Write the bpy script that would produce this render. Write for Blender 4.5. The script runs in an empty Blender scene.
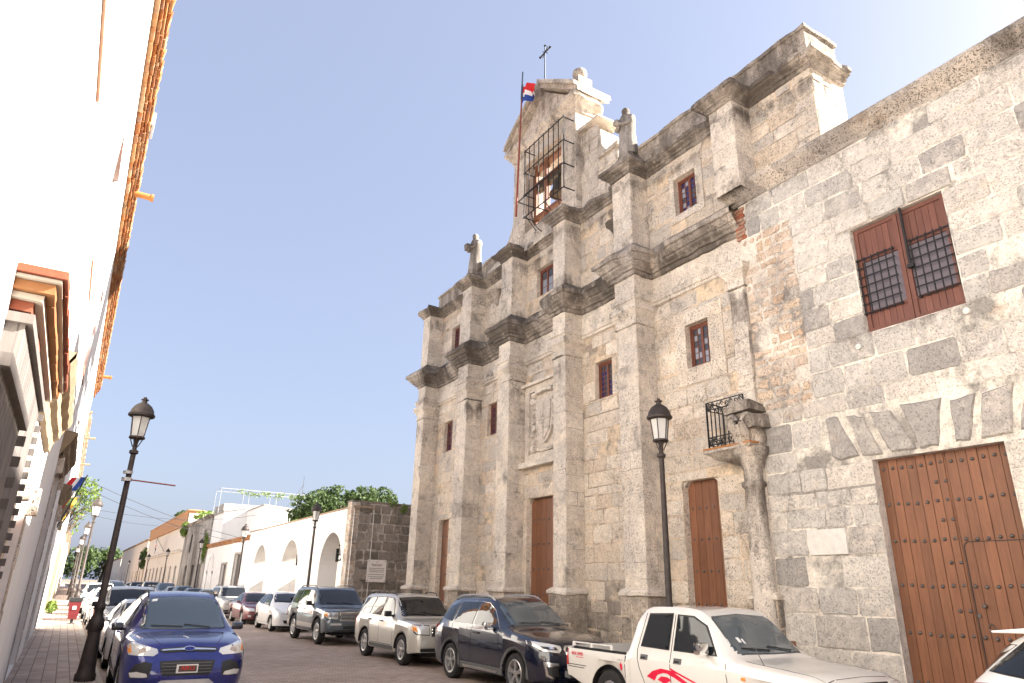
import bpy, bmesh, math, random
from math import sin, cos, pi, radians, sqrt, atan2
from mathutils import Vector, Matrix, noise
from mathutils.bvhtree import BVHTree
from mathutils.geometry import delaunay_2d_cdt

S = bpy.context.scene
COL = S.collection
RND = random.Random(7)

# ------------------------------------------------------------------ camera
EYE = 1.7
PITCH, YAW, ROLL = radians(19.9), radians(31.3), radians(1.3)
fw = Vector((sin(YAW)*cos(PITCH), cos(YAW)*cos(PITCH), sin(PITCH)))
rt = Vector((cos(YAW), -sin(YAW), 0)); up = rt.cross(fw)
R_ = cos(ROLL)*rt + sin(ROLL)*up; U_ = -sin(ROLL)*rt + cos(ROLL)*up
cd = bpy.data.cameras.new('camera'); cam = bpy.data.objects.new('camera', cd); COL.objects.link(cam)
M = Matrix((R_, U_, -fw)).transposed().to_4x4(); M.translation = (0, 0, EYE)
cam.matrix_world = M
cd.sensor_width = 36; cd.lens = 683*36/1024; cd.clip_start = .05; cd.clip_end = 5000
S.camera = cam

# ------------------------------------------------------------------ light
SUN_EL = radians(32)
SUN_AZ = atan2(.92, -.39)                 # from +Y towards +X: behind the church, to the right
sd = Vector((sin(SUN_AZ)*cos(SUN_EL), cos(SUN_AZ)*cos(SUN_EL), sin(SUN_EL)))
W = bpy.data.worlds.new('World'); S.world = W; W.use_nodes = True
nt = W.node_tree; bg = nt.nodes['Background']
sk = nt.nodes.new('ShaderNodeTexSky'); sk.sky_type = 'NISHITA'; sk.sun_disc = False
sk.sun_elevation = SUN_EL; sk.sun_rotation = SUN_AZ
sk.air_density = 1.0; sk.dust_density = 4.0; sk.ozone_density = 1.2; sk.altitude = 0
hz = nt.nodes.new('ShaderNodeMix'); hz.data_type = 'RGBA'; hz.inputs[0].default_value = .80   # thin bright haze over the whole sky
nt.links.new(sk.outputs[0], hz.inputs[6]); hz.inputs[7].default_value = (.715, .795, 1.09, 1); nt.links.new(hz.outputs[2], bg.inputs[0]); bg.inputs[1].default_value = .085
sl = bpy.data.lights.new('sun', 'SUN'); sl.energy = 4.2; sl.angle = radians(.53); sl.color = (1, .95, .87)
so = bpy.data.objects.new('sun', sl); COL.objects.link(so)
so.rotation_euler = (-sd).to_track_quat('-Z', 'Y').to_euler(); so.location = (20, -20, 40)
S.view_settings.view_transform = 'Standard'; S.view_settings.look = 'None'
S.view_settings.exposure = 2.85; S.view_settings.gamma = 1; S.view_settings.use_curve_mapping = False
try:
    S.cycles.max_bounces = 8; S.cycles.diffuse_bounces = 5; S.cycles.glossy_bounces = 4
except Exception: pass

# ------------------------------------------------------------------ materials
MATS = {}
class NT:
    def __init__(s, name):
        m = bpy.data.materials.new(name); m.use_nodes = True; s.m = m; s.t = m.node_tree
        s.b = s.t.nodes['Principled BSDF']; MATS[name] = m
    def n(s, kind, **kw):
        x = s.t.nodes.new('ShaderNode'+kind)
        for k, v in kw.items():
            if k in ('i',):
                for a, b in v.items():
                    if isinstance(b, bpy.types.NodeSocket): s.t.links.new(b, x.inputs[a])
                    else: x.inputs[a].default_value = b
            else: setattr(x, k, v)
        return x
    def link(s, a, b): s.t.links.new(a, b)
    def math(s, op, a, b=0.0, c=None):
        x = s.n('Math', operation=op)
        for k, v in enumerate((a, b) if c is None else (a, b, c)):
            if isinstance(v, bpy.types.NodeSocket): s.link(v, x.inputs[k])
            else: x.inputs[k].default_value = v
        return x.outputs[0]
    def ramp(s, f, stops, interp='LINEAR'):
        x = s.n('ValToRGB'); x.color_ramp.interpolation = interp
        e = x.color_ramp.elements
        while len(e) < len(stops): e.new(.5)
        for q, (p, c) in zip(e, stops):
            q.position = p; q.color = (c, c, c, 1) if isinstance(c, (int, float)) else (*c, 1)
        s.link(f, x.inputs[0]); return x.outputs[0]
    def mix(s, f, a, b, mode='MIX'):
        x = s.n('Mix', data_type='RGBA', blend_type=mode); x.clamp_factor = True
        for k, v in ((0, f), (6, a), (7, b)):
            if isinstance(v, bpy.types.NodeSocket): s.link(v, x.inputs[k])
            elif isinstance(v, (int, float)): x.inputs[k].default_value = v
            else: x.inputs[k].default_value = (*v, 1)
        return x.outputs[2]
    def noise(s, v, scale, detail=4, rough=.55, dist=0, stretch=None):
        if stretch:
            mp = s.n('Mapping', i={'Scale': stretch}); s.link(v, mp.inputs[0]); v = mp.outputs[0]
        x = s.n('TexNoise', i={'Scale': scale, 'Detail': detail, 'Roughness': rough, 'Distortion': dist}); s.link(v, x.inputs[0])
        return x.outputs[0]
    def obj(s): return s.n('TexCoord').outputs['Object']
    def bump(s, h, st=.3, dist=.02):
        x = s.n('Bump', i={'Strength': st, 'Distance': dist}); s.link(h, x.inputs['Height']); s.link(x.outputs[0], s.b.inputs['Normal'])
    def fin(s, col=None, rough=.8, metal=0, spec=.3, coat=0):
        if col is not None:
            if isinstance(col, bpy.types.NodeSocket): s.link(col, s.b.inputs['Base Color'])
            else: s.b.inputs['Base Color'].default_value = (*col, 1)
        if isinstance(rough, bpy.types.NodeSocket): s.link(rough, s.b.inputs['Roughness'])
        else: s.b.inputs['Roughness'].default_value = rough
        s.b.inputs['Metallic'].default_value = metal; s.b.inputs['Specular IOR Level'].default_value = spec
        s.b.inputs['Coat Weight'].default_value = coat; s.b.inputs['Coat Roughness'].default_value = .03
        return s.m

def stone(name, cols, mortar, grey, greyamt=.5, speck=.5, stain=1.0, wash=.4, bump=.5, specklo=.40):
    """weathered coral limestone; 'blk' holds one random value per block (-1 = mortar), 'stn' where damp runs down"""
    t = NT(name); v = t.obj()
    blk = t.n('Attribute', attribute_name='blk').outputs['Fac']; stn = t.n('Attribute', attribute_name='stn').outputs['Fac']
    big = t.noise(v, .55, 5, .6); mid = t.noise(v, 5, 8, .65); fine = t.noise(v, 26, 6, .7); pit = t.noise(v, 34, 7, .82)
    pat = t.noise(v, 2.1, 6, .65, .4)
    f = t.math('ADD', blk, t.math('MULTIPLY', t.math('SUBTRACT', mid, .5), .55))
    n = len(cols); base = t.ramp(f, [(.08+.84*i/(n-1), c) for i, c in enumerate(cols)])
    ismortar = t.math('LESS_THAN', blk, -.2)
    base = t.mix(ismortar, base, t.mix(t.ramp(t.noise(v, 1.3, 5, .7), [(.46, 0.0), (.60, .85)]), mortar, tuple(c*.5 for c in grey)))  # dark patches in the mortar: dark joints, with crevice shade painted in
    # lime wash smeared over blocks and joints
    w = t.ramp(pat, [(.44, 0.0), (.64, wash)]); base = t.mix(w, base, tuple(min(.85, c*1.06) for c in mortar))
    # grey lichen patches, stronger on some blocks
    g = t.math('MULTIPLY', t.ramp(t.math('ADD', t.math('MULTIPLY', big, .6), t.math('MULTIPLY', pat, .45)), [(.44, 0.0), (.66, 1.0)]), t.ramp(fine, [(.3, .35), (.62, 1.0)]))
    g = t.math('MULTIPLY', g, greyamt); base = t.mix(g, base, grey)
    base = t.mix(.6, base, t.mix(1.0, base, t.ramp(fine, [(.25, .72), (.5, 1.0), (.8, 1.2)]), 'MULTIPLY'))
    mot = t.noise(v, 9, 7, .75, .2); base = t.mix(.75, base, t.mix(1.0, base, t.ramp(mot, [(.32, .70), (.47, 1.0), (.7, 1.16)]), 'MULTIPLY'))
    och = t.math('MULTIPLY', t.ramp(t.noise(v, 1.6, 6, .7), [(.60, 0.0), (.74, .5)]), t.ramp(mot, [(.35, 0.0), (.55, 1.0)])); base = t.mix(och, base, (.52, .33, .17))
    # dark pits of the coral stone
    zone = t.ramp(t.noise(v, 2.7, 6, .7), [(.38, .08), (.60, 1.0)])
    wob = t.n('TexNoise', i={'Scale': 21.0, 'Detail': 3.0}); t.link(v, wob.inputs[0])
    sc = t.n('VectorMath', operation='SCALE', i={3: .07}); t.link(wob.outputs[1], sc.inputs[0]); vd = t.n('VectorMath', operation='ADD'); t.link(v, vd.inputs[0]); t.link(sc.outputs[0], vd.inputs[1])
    pits = None
    for scl, thr in ((25, .27), (48, .33)):
        vo = t.n('TexVoronoi', i={'Scale': scl, 'Randomness': 1.0}); t.link(vd.outputs[0], vo.inputs[0])
        sx = t.n('SeparateColor'); t.link(vo.outputs['Color'], sx.inputs[0])
        d_ = t.ramp(vo.outputs['Distance'], [(thr-.10, 1.0), (thr+.06, 0.0)]); pr = t.ramp(t.math('ADD', sx.outputs[0], t.math('MULTIPLY', zone, .75)), [(.80, 0.0), (.95, 1.0)])
        q = t.math('MULTIPLY', d_, pr); pits = q if pits is None else t.math('MAXIMUM', pits, q)
    p = t.math('MULTIPLY', pits, speck)
    p = t.math('MULTIPLY', p, t.math('SUBTRACT', 1.0, t.math('MULTIPLY', ismortar, .6)))
    base = t.mix(p, base, tuple(c*.30 for c in grey))
    # black lichen in irregular clumps
    li = t.math('MULTIPLY', t.ramp(t.noise(v, 1.15, 9, .78, .3), [(.53, 0.0), (.66, 1.0)]), t.ramp(t.noise(v, 17, 6, .75), [(.42, 0.0), (.58, 1.0)]))
    base = t.mix(t.math('MULTIPLY', li, .84*stain), base, (.13, .115, .10))
    # run-off stains
    st = t.noise(v, 2.6, 6, .7, 0, (1, 1, .22)); st2 = t.noise(v, 7, 6, .7)
    sm = t.math('ADD', t.math('MULTIPLY', st, .75), t.math('MULTIPLY', st2, .35))
    s_ = t.math('MULTIPLY', t.ramp(t.math('ADD', sm, t.math('MULTIPLY', stn, .42)), [(.70, 0.0), (.92, 1.0)]), t.math('MINIMUM', t.math('MULTIPLY', stn, 2.2*stain), .92))
    base = t.mix(s_, base, t.mix(st2, (.045, .038, .032), (.17, .14, .115)))
    hh = t.math('ADD', t.math('MULTIPLY', fine, .6), t.math('MULTIPLY', pits, -.7))
    hh = t.math('ADD', hh, t.math('MULTIPLY', mid, .8))
    t.bump(hh, bump, .03)
    return t.fin(base, .93, spec=.15)

CREAM = [(.63, .51, .39), (.73, .625, .505), (.61, .535, .455), (.77, .675, .56), (.69, .58, .455), (.52, .465, .405)]
stone('limestone', CREAM, (.74, .575, .40), (.38, .34, .30), .75, .85, 1.1, .3, .7, .43)
stone('pilaster_stone', [(.70, .605, .495), (.77, .685, .58), (.65, .57, .485), (.74, .65, .545)], (.74, .64, .52), (.40, .355, .315), .9, .75, 1.15, .4, .7, .45)
stone('cornice_stone', [(.56, .48, .395), (.44, .385, .33), (.63, .54, .445), (.37, .325, .285)], (.6, .52, .44), (.25, .22, .195), .85, .8, 1.1, .2, .9, .43)
stone('convent_stone', [(.53, .49, .44), (.66, .60, .525), (.43, .40, .365), (.71, .635, .55), (.56, .50, .435), (.33, .305, .28)], (.82, .74, .63), (.36, .335, .305), .55, .42, .75, .10, .7, .44)
stone('rubble_stone', [(.55, .39, .27), (.66, .52, .40), (.48, .36, .27), (.62, .47, .33)], (.74, .66, .56), (.36, .31, .27), .6, .7, 1, .4, .7)
stone('dark_ashlar', [(.20, .165, .13), (.33, .275, .225), (.16, .135, .11), (.42, .35, .28), (.26, .21, .165)], (.56, .49, .42), (.17, .15, .13), .5, .6, .8, .2, .8)
stone('dado_stone', [(.17, .145, .12), (.50, .42, .34), (.24, .205, .17), (.62, .52, .42), (.30, .25, .205), (.20, .17, .14)], (.70, .57, .43), (.24, .215, .19), .7, .85, 1, .3, .8)
stone('statue_stone', [(.50, .45, .40), (.42, .38, .34)], (.55, .5, .45), (.24, .22, .2), .9, .6, 1, .1, .7)
stone('ruin_stone', [(.56, .50, .43), (.44, .40, .36), (.62, .56, .49)], (.66, .6, .53), (.28, .255, .23), 1.0, .5, 1, .3, .6)

def plain(name, c, rough=.7, metal=0, spec=.3, var=.12, scale=6, bump=0, coat=0, c2=None):
    t = NT(name); v = t.obj(); n = t.noise(v, scale, 6, .65)
    col = t.mix(t.ramp(n, [(.3, 0.0), (.7, 1.0)]), tuple(x*(1-var) for x in c), c2 or tuple(min(1, x*(1+var)) for x in c))
    if bump: t.bump(n, bump, .02)
    return t.fin(col, rough, metal, spec, coat)

def stucco(name, c, dirt=(.5, .43, .36), amt=.35, chip=None):
    t = NT(name); v = t.obj()
    n = t.noise(v, 1.3, 7, .7, .3); n2 = t.noise(v, 2.0, 6, .7, 0, (1, 1, .18)); n3 = t.noise(v, 18, 5, .7)
    m = t.math('MULTIPLY', t.ramp(t.math('ADD', t.math('MULTIPLY', n, .5), t.math('MULTIPLY', n2, .5)), [(.50, 0.0), (.72, 1.0)]), amt)
    col = t.mix(m, c, dirt); col = t.mix(t.ramp(n3, [(.3, .12), (.6, 0.0)]), col, dirt)
    if chip:
        k = t.ramp(t.noise(v, 5, 8, .75), [(.665, 0.0), (.685, 1.0)]); col = t.mix(k, col, chip)
    t.bump(t.math('ADD', n3, n), .25, .02)
    return t.fin(col, .9, spec=.15)
stucco('white_stucco', (.80, .78, .75), (.40, .34, .30), .4, (.26, .17, .12))
stucco('arcade_stucco', (.80, .765, .72), (.42, .36, .31), .55)
stucco('house_stucco', (.80, .78, .75), (.5, .44, .39), .4)
stucco('aged_stucco', (.70, .63, .54), (.38, .33, .28), .65, (.45, .36, .28))
stucco('orange_stucco', (.46, .25, .13), (.45, .27, .16), .5)
stucco('peach_stucco', (.62, .53, .44), (.4, .34, .29), .55)
stucco('cream_trim', (.27, .20, .13), (.15, .105, .07), .6)

def tile_mat(name, cols, grey=(.25, .2, .16)):
    t = NT(name); v = t.obj(); blk = t.n('Attribute', attribute_name='blk').outputs['Fac']
    m = t.noise(v, 9, 6, .65); f = t.math('ADD', blk, t.math('MULTIPLY', t.math('SUBTRACT', m, .5), .5))
    n = len(cols); base = t.ramp(f, [(i/(n-1), c) for i, c in enumerate(cols)])
    base = t.mix(t.ramp(t.noise(v, 3, 5, .7), [(.5, 0.0), (.75, .7)]), base, grey)
    t.bump(m, .4, .02); return t.fin(base, .85, spec=.2)
tile_mat('brick_tile', [(.26, .085, .028), (.36, .14, .045), (.40, .22, .10), (.29, .10, .035), (.44, .30, .18)])
tile_mat('red_brick', [(.27, .075, .04), (.33, .11, .055), (.40, .25, .17), (.24, .06, .03)])
tile_mat('dull_tile', [(.26, .17, .11), (.34, .24, .155), (.23, .165, .115)])
tile_mat('hood_red', [(.17, .045, .025), (.21, .065, .035)], (.2, .12, .08)); tile_mat('hood_orange', [(.20, .085, .035), (.25, .11, .045)], (.25, .15, .06)); stucco('hood_cream', (.40, .35, .29), (.3, .2, .12), .4)

def paver_mat():
    t = NT('road_pavers'); v = t.obj()
    br = t.n('TexBrick', i={'Color1': (.27, .20, .16, 1), 'Color2': (.37, .285, .235, 1), 'Mortar': (.13, .105, .09, 1), 'Scale': 1.0, 'Mortar Size': .009, 'Mortar Smooth': .35, 'Bias': 0.0, 'Brick Width': .21, 'Row Height': .105})
    br.offset = .5
    mp = t.n('Mapping', i={'Rotation': (0, 0, 0)}); nz = t.n('TexNoise', i={'Scale': 3.0}); t.link(v, nz.inputs[0])
    sc = t.n('VectorMath', operation='SCALE', i={3: .03}); t.link(nz.outputs[1], sc.inputs[0])
    ad = t.n('VectorMath', operation='ADD'); t.link(v, ad.inputs[0]); t.link(sc.outputs[0], ad.inputs[1])
    t.link(ad.outputs[0], mp.inputs[0]); t.link(mp.outputs[0], br.inputs[0])
    big = t.noise(v, .35, 6, .65); n = t.noise(v, 7, 6, .7)
    col = t.mix(.8, br.outputs[0], t.ramp(big, [(.3, .72), (.7, 1.3)]), 'MULTIPLY')
    col = t.mix(.5, col, t.ramp(n, [(.3, .7), (.7, 1.25)]), 'MULTIPLY')
    oil = t.ramp(t.noise(v, .9, 5, .7), [(.62, 0.0), (.74, .5)]); col = t.mix(oil, col, (.05, .043, .04))
    h = t.math('ADD', t.math('MULTIPLY', br.outputs[1], -1.0), t.math('MULTIPLY', n, .4)); t.bump(h, .6, .012)
    return t.fin(col, .72, spec=.3)
paver_mat()
def walk_mat():
    t = NT('sidewalk_tiles'); v = t.obj()
    mp = t.n('Mapping', i={'Rotation': (0, 0, pi/2)}); t.link(v, mp.inputs[0])
    br = t.n('TexBrick', i={'Color1': (.36, .275, .225, 1), 'Color2': (.46, .365, .30, 1), 'Mortar': (.17, .13, .105, 1), 'Scale': 1.0, 'Mortar Size': .008, 'Brick Width': .40, 'Row Height': .2}); br.offset = .5
    t.link(mp.outputs[0], br.inputs[0]); n = t.noise(v, 5, 7, .7); big = t.noise(v, .6, 5, .6)
    col = t.mix(.7, br.outputs[0], t.ramp(n, [(.3, .72), (.7, 1.2)]), 'MULTIPLY'); col = t.mix(.6, col, t.ramp(big, [(.3, .8), (.7, 1.15)]), 'MULTIPLY')
    t.bump(t.math('ADD', t.math('MULTIPLY', br.outputs[1], -1.0), t.math('MULTIPLY', n, .3)), .5, .01)
    return t.fin(col, .8, spec=.25)
walk_mat()
plain('kerb_stone', (.42, .36, .31), .85, var=.25, scale=4, bump=.3)
plain('earth', (.16, .13, .10), .95, var=.3, scale=.8)

def wood_mat(name, a, b, grain=(14, 14, .6), rough=.5):
    t = NT(name); v = t.obj(); g = t.noise(v, 3, 8, .65, .6, grain); p = t.noise(v, 1.1, 5, .6); f = t.noise(v, 30, 4, .7, 0, (1, 1, .1))
    col = t.mix(t.ramp(g, [(.3, 0.0), (.7, 1.0)]), a, b)
    col = t.mix(.5, col, t.ramp(p, [(.3, .72), (.7, 1.2)]), 'MULTIPLY'); col = t.mix(.35, col, t.ramp(f, [(.3, .6), (.6, 1.1)]), 'MULTIPLY')
    blk = t.n('Attribute', attribute_name='blk').outputs['Fac']
    col = t.mix(.8, col, t.ramp(blk, [(0, .78), (1, 1.15)]), 'MULTIPLY')
    t.bump(g, .25, .01); return t.fin(col, rough, spec=.35)
wood_mat('door_wood', (.165, .066, .033), (.25, .108, .055))
wood_mat('shutter_wood', (.14, .053, .037), (.18, .074, .052), (5, 5, .5), .6)
wood_mat('window_wood', (.13, .042, .027), (.20, .072, .046), rough=.5)
wood_mat('weathered_wood', (.12, .103, .094), (.18, .157, .142), rough=.8)
plain('dark_iron', (.022, .021, .021), .55, .3, .4, .3, 12)
plain('lamp_iron', (.055, .043, .038), .6, .35, .4, .25, 10, .1)
plain('stud_iron', (.13, .115, .105), .45, .6, .5, .3, 20)
plain('bronze', (.10, .075, .045), .5, .7, .5)
def glass_mat(name, c, rough=.06, spec=.6):
    t = NT(name); return t.fin(c, rough, 0, spec)
glass_mat('window_glass', (.06, .07, .085), .12)
glass_mat('blue_glass', (.03, .03, .10), .12); glass_mat('pale_glass', (.26, .28, .32), .2)
t_ = NT('frosted_glass'); t_.fin((.80, .78, .74), .45, 0, .4); t_.b.inputs['Transmission Weight'].default_value = .35
plain('lantern_blue', (.06, .08, .12), .3)
plain('grey_trim', (.09, .09, .092), .6)

def leaf_mat(name, a, b):
    t = NT(name); v = t.obj(); blk = t.n('Attribute', attribute_name='blk').outputs['Fac']
    col = t.mix(blk, a, b); t.fin(col, .6, spec=.25)
    t.b.inputs['Subsurface Weight'].default_value = 0
    tr = t.n('BsdfTranslucent'); t.link(col, tr.inputs[0]); mx = t.n('MixShader', i={0: .3}); out = t.t.nodes['Material Output']
    t.link(t.b.outputs[0], mx.inputs[1]); t.link(tr.outputs[0], mx.inputs[2]); t.link(mx.outputs[0], out.inputs[0])
leaf_mat('leaf_dark', (.022, .042, .015), (.085, .125, .04)); leaf_mat('leaf_light', (.08, .14, .025), (.20, .27, .06))
plain('bark', (.14, .105, .075), .9, var=.3, scale=8, bump=.4)
plain('red_plastic', (.11, .014, .016), .5); plain('black_plastic', (.018, .018, .019), .5)
plain('white_sign', (.72, .66, .60), .6, var=.05); plain('sign_ink', (.20, .16, .14), .8)
plain('flag_red', (.62, .03, .035), .8, var=.08); plain('flag_white', (.8, .79, .77), .8, var=.04); plain('flag_blue', (.03, .07, .30), .8, var=.08)
plain('flag_yellow', (.62, .42, .06), .8); plain('red_rod', (.25, .07, .05), .6); plain('cable_black', (.03, .03, .032), .7)
plain('terracotta', (.36, .15, .045), .8); plain('marble_slab', (.62, .585, .53), .7, var=.12, scale=9)

# ------------------------------------------------------------------ mesh helpers
def wloc(o):
    v = Vector((0, 0, 0))
    while o is not None: v += o.location; o = o.parent
    return v

class MB:
    def __init__(s): s.v = []; s.f = []; s.b = []; s.st = None; s.mi = []
    def face(s, pts, blk=.5, mi=0):
        i = len(s.v); s.v += [tuple(p) for p in pts]; s.f.append(tuple(range(i, i+len(pts)))); s.b.append(blk); s.mi.append(mi)
    def faces(s, vs, fs, blk=.5, mi=0):
        i = len(s.v); s.v += [tuple(p) for p in vs]
        for f in fs: s.f.append(tuple(i+k for k in f)); s.b.append(blk); s.mi.append(mi)
    def box(s, x0, x1, y0, y1, z0, z1, blk=.5, mi=0, j=0):
        vs = [(x, y, z) for z in (z0, z1) for x, y in ((x0, y0), (x1, y0), (x1, y1), (x0, y1))]
        if j: vs = [(x+RND.uniform(-j, j), y+RND.uniform(-j, j), z+RND.uniform(-j, j)) for x, y, z in vs]
        s.faces(vs, [(3, 2, 1, 0), (4, 5, 6, 7), (0, 1, 5, 4), (1, 2, 6, 5), (2, 3, 7, 6), (3, 0, 4, 7)], blk, mi)
    def tube(s, p0, p1, r0, r1=None, n=8, blk=.5, mi=0, cap=True):
        s.path([p0, p1], [r0, r0 if r1 is None else r1], n, blk, mi, cap)
    def path(s, pts, rs, n=6, blk=.5, mi=0, cap=True):
        pts = [Vector(p) for p in pts]; rs = rs if isinstance(rs, (list, tuple)) else [rs]*len(pts)
        vs = []; fs = []
        a = None
        for k, p in enumerate(pts):
            d = (pts[min(k+1, len(pts)-1)]-pts[max(k-1, 0)]).normalized()
            if a is None: a = d.cross(Vector((0, 0, 1))) if abs(d.z) < .9 else d.cross(Vector((1, 0, 0)))
            a = (a - d*a.dot(d)).normalized(); b = d.cross(a)
            for q in range(n):
                t = 2*pi*q/n; vs.append(p+a*(rs[k]*cos(t))+b*(rs[k]*sin(t)))
        for k in range(len(pts)-1):
            for q in range(n):
                fs.append((k*n+q, k*n+(q+1) % n, (k+1)*n+(q+1) % n, (k+1)*n+q))
        if cap: fs.append(tuple(range(n-1, -1, -1))); fs.append(tuple((len(pts)-1)*n+q for q in range(n)))
        s.faces(vs, fs, blk, mi)
    def lathe(s, prof, c=(0, 0, 0), n=16, blk=.5, mi=0, axis='z', ph=0, cap=True):
        vs = []; fs = []
        for r, z in prof:
            for q in range(n):
                t = 2*pi*q/n+ph
                if axis == 'z': vs.append((c[0]+r*cos(t), c[1]+r*sin(t), c[2]+z))
                else: vs.append((c[0]+z, c[1]+r*cos(t), c[2]+r*sin(t)))
        for k in range(len(prof)-1):
            for q in range(n): fs.append((k*n+q, k*n+(q+1) % n, (k+1)*n+(q+1) % n, (k+1)*n+q))
        if cap: fs.append(tuple(range(n-1, -1, -1))); fs.append(tuple((len(prof)-1)*n+q for q in range(n)))
        s.faces(vs, fs, blk, mi)
    def prism(s, poly, lo, hi, axis='x', blk=.5, mi=0):
        """poly: 2D points; extruded along axis between lo and hi"""
        def P(a, b, h): return {'x': (h, a, b), 'y': (a, h, b), 'z': (a, b, h)}[axis]
        n = len(poly); vs = [P(a, b, lo) for a, b in poly]+[P(a, b, hi) for a, b in poly]
        fs = [tuple(range(n)), tuple(range(2*n-1, n-1, -1))]+[(k, n+k, n+(k+1) % n, (k+1) % n) for k in range(n)]
        s.faces(vs, fs, blk, mi)
    def build(s, name, mat, parent=None, smooth=False, ang=40, bevel=0, fix=True, merge=False, jit=0):
        me = bpy.data.meshes.new(name)
        off = wloc(parent) if parent is not None else Vector((0, 0, 0))
        if jit:
            def J(p):
                q = Vector(p)*2.3; n_ = noise.noise_vector(q)*jit+noise.noise_vector(q*3.1)*jit*.6; return (p[0]+n_.x, p[1]+n_.y, p[2]+n_.z)
            s.v = [J(p) for p in s.v]
        me.from_pydata([(p[0]-off.x, p[1]-off.y, p[2]-off.z) for p in s.v], [], s.f)
        for m in (mat if isinstance(mat, (list, tuple)) else [mat]): me.materials.append(MATS[m] if isinstance(m, str) else m)
        if len(me.materials) > 1: me.polygons.foreach_set('material_index', s.mi)
        a = me.attributes.new('blk', 'FLOAT', 'FACE'); a.data.foreach_set('value', s.b)
        if s.st:
            a = me.attributes.new('stn', 'FLOAT', 'POINT'); a.data.foreach_set('value', [max(0, min(1, s.st(*p))) for p in s.v])
        if fix or bevel or merge:
            bm = bmesh.new(); bm.from_mesh(me)
            if merge: bmesh.ops.remove_doubles(bm, verts=bm.verts, dist=1e-4)
            if bevel: bmesh.ops.bevel(bm, geom=[e for e in bm.edges if len(e.link_faces) == 2 and e.calc_face_angle(0) > .6], offset=bevel, segments=2, affect='EDGES', profile=.7)
            bmesh.ops.recalc_face_normals(bm, faces=bm.faces); bm.to_mesh(me); bm.free()
        if smooth:
            me.polygons.foreach_set('use_smooth', [True]*len(me.polygons)); me.set_sharp_from_angle(angle=radians(ang))
        o = bpy.data.objects.new(name, me); COL.objects.link(o)
        if parent is not None: o.parent = parent
        return o

def thing(name, loc, label, cat, group=None):
    o = bpy.data.objects.new(name, None); COL.objects.link(o); o.location = loc; o.empty_display_size = .2
    return tag(o, label, cat, group)
def tag(o, label=None, cat=None, group=None, kind=None):
    for k, v in (('label', label), ('category', cat), ('group', group), ('kind', kind)):
        if v: o[k] = v
    return o
def kids(o): return [c for c in COL.objects if c.parent == o]
def dup(o, loc=None, parent=None, label=None, cmap=None):
    c = o.copy(); COL.objects.link(c)
    if parent is not None: c.parent = parent
    if loc is not None: c.location = loc
    if label: c['label'] = label
    for k in (cmap or KIDS).get(o.name, []): dup(k, None, c, None, cmap)
    return c
KIDS = {}
def index_kids():
    KIDS.clear()
    for o in COL.objects:
        if o.parent is not None: KIDS.setdefault(o.parent.name, []).append(o)

# plane maps: (u, v, d) -> world, d = outwards
def front(X): return lambda u, v, d: (X-d, u, v)
def side(Y, sgn=-1): return lambda u, v, d: (u, Y+sgn*d, v)

def grid_rects(r, holes):
    """decompose rect r=(u0,u1,v0,v1) minus rectangular holes"""
    us = sorted({r[0], r[1]}|{x for h in holes for x in h[:2] if r[0] < x < r[1]})
    vs = sorted({r[2], r[3]}|{x for h in holes for x in h[2:4] if r[2] < x < r[3]})
    for a, b in zip(us, us[1:]):
        for c, d in zip(vs, vs[1:]):
            m, n = (a+b)/2, (c+d)/2
            if not any(h[0] < m < h[1] and h[2] < n < h[3] for h in holes): yield a, b, c, d

def sheet(mb, r, holes, mp, d=0, step=.5, blk=-1):
    for a, b, c, e in grid_rects(r, holes):
        nu = max(1, int((b-a)/step+.5)); nv = max(1, int((e-c)/step+.5))
        for i in range(nu):
            for j in range(nv):
                u0, u1 = a+(b-a)*i/nu, a+(b-a)*(i+1)/nu; v0, v1 = c+(e-c)*j/nv, c+(e-c)*(j+1)/nv
                mb.face([mp(u0, v0, d), mp(u1, v0, d), mp(u1, v1, d), mp(u0, v1, d)], blk)

def blockpoly(mb, poly, mp, rel, blk, edge=.014):
    """one stone: outline poly, raised by rel with a sloped arris"""
    cu = sum(p[0] for p in poly)/len(poly); cv = sum(p[1] for p in poly)/len(poly)
    inn = []
    for u, v in poly:
        L = sqrt((cu-u)**2+(cv-v)**2) or 1; k = min(.5, edge*1.5/L); inn.append((u+(cu-u)*k, v+(cv-v)*k))
    n = len(poly)
    vs = [mp(u, v, .001) for u, v in poly]+[mp(u, v, rel) for u, v in inn]
    fs = [tuple(range(n, 2*n))]+[(k, (k+1) % n, n+(k+1) % n, n+k) for k in range(n)]
    mb.faces(vs, fs, blk)

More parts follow.
